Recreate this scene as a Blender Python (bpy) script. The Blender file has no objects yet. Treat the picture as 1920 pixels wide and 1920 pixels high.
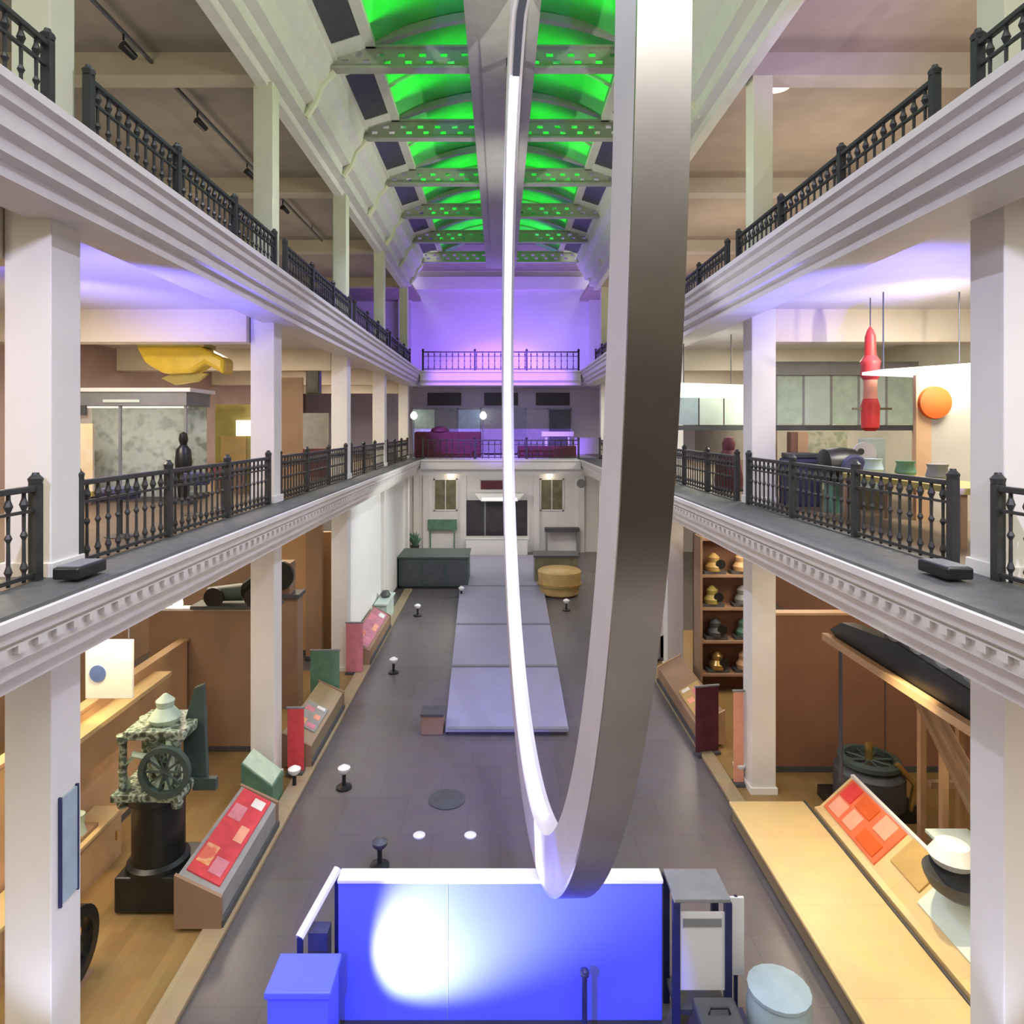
import bpy, bmesh, math, random
from mathutils import Vector, Matrix
random.seed(7)
SC = bpy.context.scene
COL = SC.collection
EYE = 7.3
F = 1250.0
PI = math.pi

# ------------------------------------------------------------------ materials
def mat(name, col, rough=0.5, metal=0.0, var=0.08, scale=6.0, bump=0.0, spec=0.5):
    m = bpy.data.materials.new(name); m.use_nodes = True
    nt = m.node_tree; b = nt.nodes['Principled BSDF']
    b.inputs['Roughness'].default_value = rough
    b.inputs['Metallic'].default_value = metal
    b.inputs['Specular IOR Level'].default_value = spec
    tc = nt.nodes.new('ShaderNodeTexCoord')
    nz = nt.nodes.new('ShaderNodeTexNoise'); nz.inputs['Scale'].default_value = scale
    nz.inputs['Detail'].default_value = 4
    nt.links.new(tc.outputs['Object'], nz.inputs['Vector'])
    rp = nt.nodes.new('ShaderNodeValToRGB')
    rp.color_ramp.elements[0].position = 0.3; rp.color_ramp.elements[1].position = 0.7
    rp.color_ramp.elements[0].color = [max(0, c*(1-var)) for c in col] + [1]
    rp.color_ramp.elements[1].color = [min(1, c*(1+var)) for c in col] + [1]
    nt.links.new(nz.outputs['Fac'], rp.inputs['Fac'])
    nt.links.new(rp.outputs['Color'], b.inputs['Base Color'])
    if bump:
        bp = nt.nodes.new('ShaderNodeBump'); bp.inputs['Strength'].default_value = bump
        bp.inputs['Distance'].default_value = 0.02
        nt.links.new(nz.outputs['Fac'], bp.inputs['Height']); nt.links.new(bp.outputs['Normal'], b.inputs['Normal'])
    return m

def mat_wood(name, c1, c2, rough=0.4, axis='Y', width=0.14):
    m = bpy.data.materials.new(name); m.use_nodes = True
    nt = m.node_tree; b = nt.nodes['Principled BSDF']; b.inputs['Roughness'].default_value = rough
    tc = nt.nodes.new('ShaderNodeTexCoord')
    mp = nt.nodes.new('ShaderNodeMapping')
    mp.inputs['Scale'].default_value = (1, 1, 1)
    if axis == 'Y': mp.inputs['Rotation'].default_value = (0, 0, PI/2)
    if axis == 'Z': mp.inputs['Rotation'].default_value = (PI/2, PI/2, 0)
    br = nt.nodes.new('ShaderNodeTexBrick')
    br.inputs['Color1'].default_value = (*c1, 1); br.inputs['Color2'].default_value = (*c2, 1)
    br.inputs['Mortar'].default_value = (*[c*0.75 for c in c1], 1)
    br.inputs['Mortar Size'].default_value = 0.004; br.inputs['Scale'].default_value = 1.0
    br.inputs['Brick Width'].default_value = 1.6; br.inputs['Row Height'].default_value = width
    nz = nt.nodes.new('ShaderNodeTexNoise'); nz.inputs['Scale'].default_value = 3.0; nz.inputs['Detail'].default_value = 5
    mx = nt.nodes.new('ShaderNodeMixRGB'); mx.blend_type = 'MULTIPLY'; mx.inputs['Fac'].default_value = 0.25
    nt.links.new(tc.outputs['Object'], mp.inputs['Vector']); nt.links.new(mp.outputs['Vector'], br.inputs['Vector'])
    nt.links.new(tc.outputs['Object'], nz.inputs['Vector'])
    nt.links.new(br.outputs['Color'], mx.inputs['Color1']); nt.links.new(nz.outputs['Color'], mx.inputs['Color2'])
    nt.links.new(mx.outputs['Color'], b.inputs['Base Color'])
    return m

def mat_tiles(name, c1, c2, w, h, rough=0.3):
    m = mat_wood(name, c1, c2, rough, 'X', h)
    for n in m.node_tree.nodes:
        if n.type == 'TEX_BRICK':
            n.inputs['Brick Width'].default_value = w; n.offset = 0.5; n.inputs['Mortar Size'].default_value = 0.006
    return m

def mat_emit(name, col, strength):
    m = bpy.data.materials.new(name); m.use_nodes = True
    b = m.node_tree.nodes['Principled BSDF']
    b.inputs['Base Color'].default_value = (*col, 1)
    b.inputs['Emission Color'].default_value = (*col, 1); b.inputs['Emission Strength'].default_value = strength
    return m

def mat_glass(name, col, alpha, rough=0.08):
    m = bpy.data.materials.new(name); m.use_nodes = True
    nt = m.node_tree; b = nt.nodes['Principled BSDF']
    b.inputs['Base Color'].default_value = (*col, 1); b.inputs['Roughness'].default_value = rough
    b.inputs['Alpha'].default_value = alpha
    return m

def mat_mottle(name, cols, scale=5.0, rough=0.5):
    m = bpy.data.materials.new(name); m.use_nodes = True
    nt = m.node_tree; b = nt.nodes['Principled BSDF']; b.inputs['Roughness'].default_value = rough
    tc = nt.nodes.new('ShaderNodeTexCoord')
    nz = nt.nodes.new('ShaderNodeTexNoise'); nz.inputs['Scale'].default_value = scale; nz.inputs['Detail'].default_value = 1.5
    rp = nt.nodes.new('ShaderNodeValToRGB'); rp.color_ramp.interpolation = 'EASE'
    els = rp.color_ramp.elements
    n = len(cols)
    els[0].color = (*cols[0], 1); els[0].position = 0
    els[1].color = (*cols[-1], 1); els[1].position = 0.62
    for i in range(1, n-1):
        e = els.new(0.38 + 0.24*(i-1)/max(1, n-2)); e.color = (*cols[i], 1)
    nt.links.new(tc.outputs['Object'], nz.inputs['Vector'])
    nt.links.new(nz.outputs['Fac'], rp.inputs['Fac']); nt.links.new(rp.outputs['Color'], b.inputs['Base Color'])
    return m

M = dict(
    white=mat('white_paint', (.78, .765, .73), .5, var=.03, scale=2),
    column=mat('column_paint', (.80, .79, .76), .45, var=.03, scale=2),
    column_up=mat('column_cream_paint', (.74, .76, .56), .5, var=.03, scale=2),
    fascia=mat('fascia_paint', (.74, .72, .69), .5, var=.04, scale=3),
    cornice=mat('roof_cornice_paint', (.74, .76, .66), .5, var=.04, scale=3),
    girder=mat('girder_paint', (.42, .44, .36), .5, var=.08, scale=4),
    spine=mat('spine_paint', (.36, .36, .33), .6, var=.08, scale=3),
    vault=mat('vault_panel_green_lit', (.10, .62, .14), .6, var=.25, scale=1.0),  # green of the floodlights put into the panel colour
    lead=mat('lead_ledge', (.10, .105, .10), .55, var=.2, scale=5),
    iron=mat('black_iron', (.035, .037, .036), .45, var=.2, scale=9),
    iron_green=mat('bronze_green_iron', (.045, .055, .035), .45, var=.2, scale=9),
    stone=mat_tiles('stone_floor', (.155, .138, .14), (.138, .122, .125), 1.2, 1.2, .27),
    wood_floor=mat_wood('oak_floor', (.36, .23, .09), (.30, .19, .07), .35, 'Y', .16),
    boards=mat_wood('gallery_boards', (.20, .145, .09), (.17, .12, .075), .4, 'Y', .18),
    wood_curb=mat_wood('oak_curb', (.42, .33, .20), (.38, .29, .17), .4, 'Y', .3),
    wood_warm=mat_wood('honey_oak', (.80, .60, .30), (.76, .56, .27), .3, 'Y', 1.4),
    ceil_up=mat('upper_ceiling', (.30, .26, .215), .7, var=.1, scale=1.5),
    beam_up=mat('upper_beam_paint', (.50, .45, .31), .6, var=.06, scale=2),
    ceil_up_right=mat('upper_ceiling_right', (.40, .33, .27), .7, var=.08, scale=1.5),
    beam_up_right=mat('upper_beam_right', (.56, .51, .44), .6, var=.05, scale=2),
    ceil_mid=mat('soffit_paint', (.66, .65, .69), .6, var=.03, scale=1.5),
    beam_mid=mat('soffit_beam_paint', (.74, .68, .58), .6, var=.04, scale=1.5),
    wall_dark=mat('gallery_wall', (.22, .18, .17), .7, var=.12, scale=1.2),
    wall_mid=mat('gallery_wall_mauve', (.34, .24, .23), .7, var=.12, scale=1.2),
    wall_right=mat('gallery_wall_pale', (.50, .47, .38), .7, var=.1, scale=1.2),
    tan=mat('tan_panel', (.55, .35, .19), .55, var=.08, scale=1.5),
    brown=mat('brown_panel', (.235, .115, .07), .55, var=.08, scale=1.5),
    brown2=mat('brown_dim_panel', (.30, .19, .12), .55, var=.1, scale=1.5),
    backwall=mat('back_wall_paint', (.66, .62, .72), .6, var=.04, scale=.6),
    house=mat('house_plaster', (.74, .72, .70), .6, var=.04, scale=1),
    olive=mat('olive_glass', (.17, .155, .09), .25, var=.25, scale=2.5),
    dark=mat('dark_opening', (.045, .042, .05), .4, var=.2, scale=3),
    charcoal=mat('charcoal', (.07, .075, .08), .5, var=.15, scale=4),
    slate=mat('slate_grey', (.22, .23, .24), .5, var=.1, scale=4),
    midgrey=mat('mid_grey', (.30, .30, .29), .5, var=.1, scale=4),
    green_dark=mat('dark_green', (.055, .085, .075), .5, var=.18, scale=2),
    green_mid=mat('mid_green', (.10, .22, .15), .45, var=.2, scale=4),
    green_pale=mat('pale_green', (.52, .66, .52), .5, var=.12, scale=5),
    verdigris=mat_mottle('verdigris_iron', [(.03, .045, .035), (.10, .16, .11), (.42, .50, .40), (.20, .25, .19), (.05, .07, .05)], 9.0, .35),
    black=mat('black_paint', (.012, .014, .014), .35, var=.3, scale=5),
    red=mat('red_panel', (.62, .06, .07), .4, var=.15, scale=6),
    redtop=mat_mottle('red_graphic', [(.70, .07, .07), (.62, .05, .09), (.68, .18, .20), (.70, .42, .42), (.62, .06, .07)], 3.0, .35),
    redorange=mat_mottle('orange_graphic', [(.66, .10, .06), (.72, .22, .08), (.78, .42, .20), (.70, .16, .10)], 3.2, .35),
    pinkgraph=mat_mottle('pink_graphic', [(.52, .16, .22), (.40, .20, .18), (.62, .34, .38), (.45, .30, .20)], 3.2, .45),
    plum=mat('dusty_pink', (.50, .19, .25), .45, var=.2, scale=3),
    redor=mat('orange_red', (.72, .15, .06), .4, var=.12, scale=3),
    pink=mat('pink_panel', (.62, .22, .27), .45, var=.15, scale=4),
    orange=mat('orange_disc', (.62, .10, .012), .45, var=.08, scale=4),
    salmon=mat('salmon_band', (.80, .36, .24), .45, var=.08, scale=4),
    crimson=mat('crimson_band', (.68, .045, .04), .4, var=.08, scale=4),
    maroon=mat('maroon_cloth', (.10, .018, .03), .7, var=.3, scale=3),
    yellow=mat('yellow_paint', (.74, .54, .05), .35, var=.12, scale=3),
    olive_yellow=mat('olive_yellow', (.36, .30, .08), .5, var=.12, scale=3),
    gold=mat('gold_drum', (.50, .34, .12), .4, var=.12, scale=3),
    mint=mat('mint_panel', (.60, .72, .65), .4, var=.06, scale=2),
    mintgraph=mat_mottle('leafy_backdrop', [(.20, .26, .17), (.52, .62, .50), (.60, .68, .56), (.38, .48, .37), (.10, .13, .09)], 4.0, .5),
    creamgraph=mat_mottle('cream_poster', [(.26, .18, .07), (.70, .60, .38), (.74, .65, .45), (.70, .58, .34)], 1.6, .5),
    sage=mat_mottle('sage_graphic', [(.20, .22, .10), (.44, .46, .26), (.58, .58, .40), (.36, .40, .24)], 4.0, .5),
    platform=mat('pale_laminate', (.74, .74, .74), .38, var=.03, scale=2),
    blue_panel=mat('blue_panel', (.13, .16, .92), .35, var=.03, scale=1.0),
    runway=mat('lilac_grey_top', (.30, .30, .40), .4, var=.04, scale=2),
    navy=mat('navy_frame', (.02, .025, .10), .4, var=.15, scale=5),
    navycloth=mat('navy_cloth', (.045, .05, .11), .7, var=.2, scale=5),
    teal=mat('pale_teal', (.36, .47, .52), .45, var=.1, scale=4),
    steel=mat('brushed_steel', (.50, .455, .41), .30, 1.0, var=.14, scale=1.4),
    steel_side=mat('satin_aluminium', (.62, .60, .66), .5, .35, var=.05, scale=2),
    wire=mat('dark_cable', (.05, .055, .08), .5, var=.1),
    brass=mat('brass', (.55, .40, .14), .3, .8, var=.1),
    whiteg=mat('gloss_white', (.85, .85, .83), .3, var=.02),
    blue_logo=mat('blue_logo', (.10, .17, .42), .4, var=.1),
    glass=mat_glass('case_glass', (.70, .80, .76), .22),
    screen=mat_emit('lit_screen', (1, .98, .92), 1.6),
    led=mat_emit('led_strip', (.86, .87, .97), .95),
    lamp_warm=mat_emit('warm_lamp', (1, .86, .62), 5.0),
    lamp_cool=mat_emit('cool_lamp', (.92, .96, 1), 4.0),
    panel_light=mat_emit('light_panel', (1, .97, .90), 1.3),
    floorwhite=mat('tall_white_board', (.86, .87, .85), .5, var=.02, scale=1),
)

# ------------------------------------------------------------------ mesh builder
class B:
    def __init__(s): s.bm = bmesh.new()
    def box(s, c, d, rot=None):
        r = bmesh.ops.create_cube(s.bm, size=1)
        vs = r['verts']
        bmesh.ops.scale(s.bm, vec=Vector(d), verts=vs)
        if rot: bmesh.ops.rotate(s.bm, cent=(0, 0, 0), matrix=Matrix.Rotation(rot[1], 3, rot[0]), verts=vs)
        bmesh.ops.translate(s.bm, vec=Vector(c), verts=vs)
        return s
    def bb(s, x0, x1, y0, y1, z0, z1):
        return s.box(((x0+x1)/2, (y0+y1)/2, (z0+z1)/2), (abs(x1-x0), abs(y1-y0), abs(z1-z0)))
    def cyl(s, p0, p1, r0, r1=None, n=16):
        r1 = r0 if r1 is None else r1
        p0 = Vector(p0); p1 = Vector(p1); d = p1-p0
        r = bmesh.ops.create_cone(s.bm, cap_ends=True, segments=n, radius1=max(r0, 1e-4), radius2=max(r1, 1e-4), depth=d.length)
        q = Vector((0, 0, 1)).rotation_difference(d.normalized()).to_matrix()
        bmesh.ops.rotate(s.bm, cent=(0, 0, 0), matrix=q, verts=r['verts'])
        bmesh.ops.translate(s.bm, vec=(p0+p1)/2, verts=r['verts'])
        return s
    def lathe(s, prof, c=(0, 0, 0), n=20, axis='Z'):
        rings = []
        for (r, h) in prof:
            ring = []
            for i in range(n):
                a = 2*PI*i/n
                u, v = max(r, 1e-4)*math.cos(a), max(r, 1e-4)*math.sin(a)
                p = (u, v, h) if axis == 'Z' else ((u, h, v) if axis == 'Y' else (h, u, v))
                ring.append(s.bm.verts.new(Vector(p)+Vector(c)))
            rings.append(ring)
        for a, b in zip(rings, rings[1:]):
            for i in range(n):
                s.bm.faces.new((a[i], a[(i+1) % n], b[(i+1) % n], b[i]))
        if prof[0] == prof[-1]:
            bmesh.ops.remove_doubles(s.bm, verts=rings[0]+rings[-1], dist=1e-5)
        else:
            s.bm.faces.new(rings[0]); s.bm.faces.new(rings[-1])
        return s
    def prism(s, poly, axis, a, b):
        def pt(u, v, t):
            return {'Y': (u, t, v), 'X': (t, u, v), 'Z': (u, v, t)}[axis]
        v0 = [s.bm.verts.new(pt(u, v, a)) for u, v in poly]
        v1 = [s.bm.verts.new(pt(u, v, b)) for u, v in poly]
        n = len(poly)
        s.bm.faces.new(v0); s.bm.faces.new(v1)
        for i in range(n):
            s.bm.faces.new((v0[i], v0[(i+1) % n], v1[(i+1) % n], v1[i]))
        return s
    def tube(s, pts, r, n=8):
        pts = [Vector(p) for p in pts]; rings = []
        for i, p in enumerate(pts):
            t = (pts[min(i+1, len(pts)-1)]-pts[max(i-1, 0)]).normalized()
            up = Vector((0, 0, 1)) if abs(t.z) < .9 else Vector((1, 0, 0))
            u = t.cross(up).normalized(); v = t.cross(u)
            rr = r[i] if isinstance(r, (list, tuple)) else r
            rings.append([s.bm.verts.new(p+u*rr*math.cos(2*PI*k/n)+v*rr*math.sin(2*PI*k/n)) for k in range(n)])
        for a, b in zip(rings, rings[1:]):
            for i in range(n): s.bm.faces.new((a[i], a[(i+1) % n], b[(i+1) % n], b[i]))
        s.bm.faces.new(rings[0]); s.bm.faces.new(rings[-1])
        return s
    def build(s, name, m, parent=None, loc=None, rotz=0, smooth=False, bevel=0, label=None):
        bmesh.ops.recalc_face_normals(s.bm, faces=s.bm.faces)
        me = bpy.data.meshes.new(name); s.bm.to_mesh(me); s.bm.free()
        if smooth:
            for p in me.polygons: p.use_smooth = True
        o = bpy.data.objects.new(name, me); COL.objects.link(o)
        me.materials.append(M[m] if isinstance(m, str) else m)
        if parent: o.parent = parent
        if loc is not None: o.location = loc
        o.rotation_euler.z = rotz
        if bevel:
            md = o.modifiers.new('bevel', 'BEVEL'); md.width = bevel; md.segments = 2; md.limit_method = 'ANGLE'
        if smooth:
            md = o.modifiers.new('edges', 'EDGE_SPLIT'); md.split_angle = math.radians(40)
        if label: o['label'] = label
        return o

def tag(o, label, cat, group=None):
    o['label'] = label; o['category'] = cat
    if group: o['group'] = group
    return o
def thing(name, label, cat, loc=(0, 0, 0), rotz=0, group=None):
    o = bpy.data.objects.new(name, None); COL.objects.link(o)
    o.empty_display_size = .2
    o.location = loc; o.rotation_euler.z = rotz
    return tag(o, label, cat, group)
def struct(o): o['kind'] = 'structure'; return o
def copy_tree(o, parent=None):
    c = o.copy(); COL.objects.link(c)
    if parent: c.parent = parent
    for ch in list(o.children): copy_tree(ch, c)
    return c
def at(px, py, Y):            # a point of the photograph at distance Y
    return ((px-938)*Y/F, Y, EYE-(py-803)*Y/F)

# ------------------------------------------------------------------ setting
G1, G2 = 5.77, 10.18          # gallery floor heights
L_END = 33.0; BACK = 39.4
XL, XR = -4.58, 5.0           # column faces towards the hall
EL, ER = -3.92, 3.95          # gallery edges
YC = [6.7, 13.35, 20.0, 26.6, 33.2]
W = 11.5
struct(B().bb(-W, W, -2, BACK+.3, -.3, 0).build('floor', 'stone'))
struct(B().bb(-W, -4.3, -2, 20, 0, .03).build('floor_wood_left', 'wood_floor'))
struct(B().bb(4.75, W, -2, 24, 0, .03).build('floor_wood_right', 'wood_floor'))
struct(B().bb(-4.3, -3.95, -2, 30, 0, .09).build('trim_1', 'wood_curb', bevel=.02))
struct(B().bb(4.45, 4.75, -2, 30, 0, .09).build('trim_2', 'wood_curb', bevel=.02))
def fascia(side, edge, ztop, y0, y1):
    e = abs(edge)
    # hall-side moulded edge of a gallery floor
    prof = [(e+.9, ztop-.02), (e, ztop-.02), (e, ztop-.10), (e+.06, ztop-.14), (e+.06, ztop-.22), (e+.12, ztop-.25), (e+.12, ztop-.42),
            (e+.20, ztop-.46), (e+.20, ztop-.58), (e+.30, ztop-.62), (e+.30, ztop-.74), (e+.9, ztop-.74)]
    if side < 0: prof = [(-x, z) for x, z in prof]
    return B().prism(prof, 'Y', y0, y1)
n = 3
for s, e, colx, sd in ((-1, EL, XL, 'left'), (1, ER, XR, 'right')):
    for z in (G1, G2):
        struct(fascia(s, e, z, -2, L_END+.9).build(f'trim_{n}', 'fascia')); n += 1
        struct(B().bb(s*(abs(e)+.9), s*W, -2, BACK, z-.5, z).build(f'floor_gallery_{sd}', 'ceil_mid' if z == G2 else 'ceil_mid'))
    struct(B().bb(s*(abs(colx)+.04), s*W, -2, BACK, G1, G1+.02).build(f'floor_boards_{sd}', 'boards'))
    # dark ledge between balustrade and edge, both levels
    struct(B().bb(s*(abs(e)+.06), s*(abs(colx)+.6), -2, L_END+.8, G1-.02, G1+.015).build(f'trim_{n}', 'lead')); n += 1
    struct(B().bb(s*(abs(e)+.10), s*(abs(colx)+.6), -2, L_END+.8, G2-.02, G2+.012).build(f'trim_{n}', 'lead')); n += 1
    # dentil course: one toothed strip
    poly = []; y = 0.0
    while y < L_END:
        poly += [(y, G1-.27), (y, G1-.34), (y+.12, G1-.34), (y+.12, G1-.27)]; y += .24
    poly += [(L_END, G1-.26), (0, G1-.26)]
    struct(B().prism(poly, 'X', s*(abs(e)+.07), s*(abs(e)+.13)).build(f'trim_{n}', 'fascia')); n += 1
    # outer walls of the three storeys
    struct(B().bb(s*W, s*(W+.2), -2, BACK, 0, G1-.5).build(f'wall_{sd}', 'brown2' if s < 0 else 'brown'))
    struct(B().bb(s*W, s*(W+.2), -2, BACK, G1-.5, G2-.5).build(f'wall_{sd}_middle', 'wall_mid' if s < 0 else 'wall_right'))
    struct(B().bb(s*W, s*(W+.2), -2, BACK, G2-.5, EYE+7.5).build(f'wall_{sd}_top', 'wall_dark' if s < 0 else 'ceil_up_right'))
    # ceiling of the top gallery and its cross beams
    struct(B().bb(s*4.7, s*W, 4, BACK, EYE+7.5, EYE+7.7).build(f'ceiling_{sd}', 'ceil_up' if s < 0 else 'ceil_up_right'))
    for i, y in enumerate(YC):
        struct(B().bb(s*5.0, s*W, y-.05, y+.45, EYE+7.05, EYE+7.5).build(f'trim_{n}', 'beam_up' if s < 0 else 'beam_up_right')); n += 1
        struct(B().bb(s*(abs(colx)+.5), s*W, y-.02, y+.42, G2-1.15, G2-.5).build(f'trim_{n}', 'beam_mid')); n += 1
        struct(B().bb(s*(abs(colx)+.5), s*W, y-.02, y+.42, G1-1.0, G1-.5).build(f'trim_{n}', 'beam_mid')); n += 1
    # roof edge: cornice and sloped coving, pieces (distance from centre, height over the eye)
    prof = [(4.95, 6.95), (4.72, 6.95), (4.70, 7.12), (4.48, 7.16), (4.46, 7.42), (4.25, 7.48), (4.12, 7.85), (3.92, 8.05), (3.82, 8.40), (3.74, 8.42), (3.74, 8.55), (4.1, 8.75), (4.95, 7.9)]
    struct(B().prism([(s*x, EYE+z) for x, z in prof], 'Y', 6, L_END+.6).build(f'trim_{n}', 'cornice')); n += 1
# back: bridges, wall
for z in (G1, G2):
    prof = [(L_END, z-.02), (L_END, z-.10), (L_END+.06, z-.14), (L_END+.06, z-.5), (L_END+.2, z-.62), (L_END+.2, z-.74), (L_END+.8, z-.74), (L_END+.8, z-.02)]
    struct(B().prism(prof, 'X', EL-.05, ER+.05).build(f'trim_{n}', 'fascia')); n += 1
    struct(B().bb(-4.9, 4.9, L_END+.8, BACK, z-.5, z).build('floor_bridge', 'ceil_mid'))
struct(B().bb(-W, W, BACK, BACK+.3, 0, G1-.5).build('wall_back', 'house'))
struct(B().bb(-W, W, BACK, BACK+.3, G1-.5, G2-.5).build('wall_back_middle', 'backwall'))
struct(B().bb(-W, W, BACK, BACK+.3, G2-.5, EYE+10.2).build('wall_back_top', 'backwall'))
# framed recess on the purple wall
struct(B().bb(-6.0, 6.0, BACK-.25, BACK, EYE+8.15, EYE+8.9).build('trim_90', 'backwall'))
struct(B().bb(-5.95, -5.2, BACK-.5, BACK, G2, EYE+8.2).build('trim_91', 'backwall'))
struct(B().bb(5.2, 5.95, BACK-.5, BACK, G2, EYE+8.2).build('trim_92', 'backwall'))
# end gable above the back wall, roof underside beyond the vault
struct(B().bb(-5, 5, L_END+.7, BACK+.3, EYE+9.3, EYE+9.5).build('ceiling_end', 'ceil_up'))

# ---- vault
def arc(x, half=2.9, z0=8.8, zc=9.62):
    rise = zc-z0; R = (half*half+rise*rise)/(2*rise)
    return EYE+zc-R+math.sqrt(R*R-x*x)
b = B(); N = 28; xs = [-2.9+5.8*i/N for i in range(N+1)]
poly = [(x, arc(x)) for x in xs]+[(x, arc(x)+.08) for x in reversed(xs)]
b.prism(poly, 'Y', 6, L_END+.8); struct(b.build('ceiling', 'vault'))
struct(B().bb(-.70, .78, 6, L_END+.8, EYE+8.13, EYE+8.19).build('trim_93', 'spine'))
struct(B().bb(-.42, .50, 6, L_END+.8, EYE+8.09, EYE+8.13).build('trim_94', 'spine'))
for s in (-1, 1):
    struct(B().prism([(s*2.85, EYE+8.70), (s*3.1, EYE+8.70), (s*3.1, EYE+8.85), (s*2.85, EYE+8.9)], 'Y', 6, L_END+.8).build(f'trim_{95 if s < 0 else 96}', 'cornice'))
YG = [8.4, 11.85, 15.3, 18.95, 22.5, 26.0, 29.5, 33.0]
# roof lights between the girders: dark panes lying on the slope
k = 1
for s in (-1, 1):
    for y0, y1 in zip(YG, YG[1:]):
        struct(B().prism([(s*3.76, EYE+8.50), (s*3.08, EYE+8.72), (s*3.08, EYE+8.76), (s*3.76, EYE+8.54)], 'Y', y0+.75, y1-.55).build(f'window_{k}', 'charcoal'))
        struct(B().prism([(s*3.76, EYE+8.48), (s*3.08, EYE+8.70), (s*3.08, EYE+8.76), (s*3.76, EYE+8.54)], 'Y', y0-.55, y0+.75).build(f'trim_{100+k}', 'cornice'))
        k += 1
    struct(B().prism([(s*3.76, EYE+8.50), (s*3.08, EYE+8.72), (s*3.08, EYE+8.76), (s*3.76, EYE+8.54)], 'Y', 6, YG[0]-.5).build(f'window_{k}', 'charcoal')); k += 1
# girders with pierced webs and arched ribs
def girder_parts(root):
    B().bb(-4.15, 4.15, -.13, .13, 0, .06).build('bottom_flange', 'girder', root)
    B().bb(-3.95, 3.95, -.10, .10, .50, .55).build('top_flange', 'girder', root)
    bm = B(); nx = 50; zz = [.06, .15, .25, .31, .41, .50]
    x0, x1 = -4.05, 4.05
    cx = [x0+(x1-x0)*i/nx for i in range(nx+1)]
    vs = [[bm.bm.verts.new((x, 0, z)) for z in zz] for x in cx]
    for i in range(nx):
        for j in range(5):
            if (j == 3 and i % 3 == 1) or (j == 1 and i % 3 == 2): continue
            bm.bm.faces.new((vs[i][j], vs[i+1][j], vs[i+1][j+1], vs[i][j+1]))
    w = bm.build('pierced_web', 'girder', root)
    md = w.modifiers.new('thick', 'SOLIDIFY'); md.thickness = .05; md.offset = 0
    xs2 = [-3.05+6.1*i/24 for i in range(25)]
    z = lambda x: .50+.70*(1-(x/3.05)**2)
    B().prism([(x, z(x)) for x in xs2]+[(x, z(x)+.16) for x in reversed(xs2)], 'Y', -.09, .09).build('arch_rib', 'girder', root)
    for s in (-1, 1):
        B().tube([(s*4.55, 0, -1.05), (s*4.35, 0, -.75), (s*4.2, 0, -.35), (s*3.9, 0, -.02)], .09).build('bracket', 'column_up', root, smooth=True)
ordn = ['nearest', 'second', 'third', 'fourth', 'fifth', 'sixth', 'seventh', 'farthest']
seen = {15.3: 'pierced roof girder spanning the green vault, nearest the camera', 18.95: 'plain-looking roof girder just behind the pierced nearest one', 22.5: 'roof girder third from the camera under the green vault',
        26.0: 'roof girder fourth from the camera under the green vault', 29.5: 'roof girder fifth from the camera, before the last one', 33.0: 'end roof girder at the top of the purple back wall'}
g0 = thing('roof_girder', seen[15.3], 'girder', (0.08, 15.3, EYE+8.2), group='roof girders across the vault')
girder_parts(g0)
for y in YG[3:]:
    c = copy_tree(g0); c.location = (0.08, y, EYE+8.2); c['label'] = seen[y]
# light glazing ribs between girders
for y0, y1 in zip(YG, YG[1:]):
    for t in (.5,):
        y = y0+(y1-y0)*t
        xs3 = [-2.85+5.7*i/20 for i in range(21)]
        struct(B().prism([(x, arc(x)-.07) for x in xs3]+[(x, arc(x)-.005) for x in reversed(xs3)], 'Y', y-.04, y+.04).build('ceiling_rib', 'girder'))

# ------------------------------------------------------------------ columns
def column(x0, s, y, label, group):
    r = thing('column', label, 'column', (x0+s*.24, y+.24, 0), group=group)
    def shaft(h0, h1, w, m, cap=True):
        B().bb(-w/2, w/2, -w/2, w/2, h0, h1).build('shaft', m, r, bevel=.012)
        B().bb(-w/2-.03, w/2+.03, -w/2-.03, w/2+.03, h0, h0+.16).build('base', m, r, bevel=.01)
    shaft(0, G1-.5, .48, 'column'); shaft(G1, G2-.5, .48, 'column'); shaft(G2, EYE+7.05, .40, 'column_up')
    return r
nm = ['nearest', 'second', 'third', 'fourth', 'fifth']
for i, y in enumerate(YC):
    yl = [6.8, 13.5, 19.95, 26.4, 33.1][i]
    yr = [6.62, 13.25, 19.95, 26.6, 33.2][i]
    column(XL, -1, yl, f'white square gallery column, {nm[i]} of the left-hand row', 'columns of the left gallery')
    column(XR, 1, yr, f'white square gallery column, {nm[i]} of the right-hand row', 'columns of the right gallery')

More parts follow.
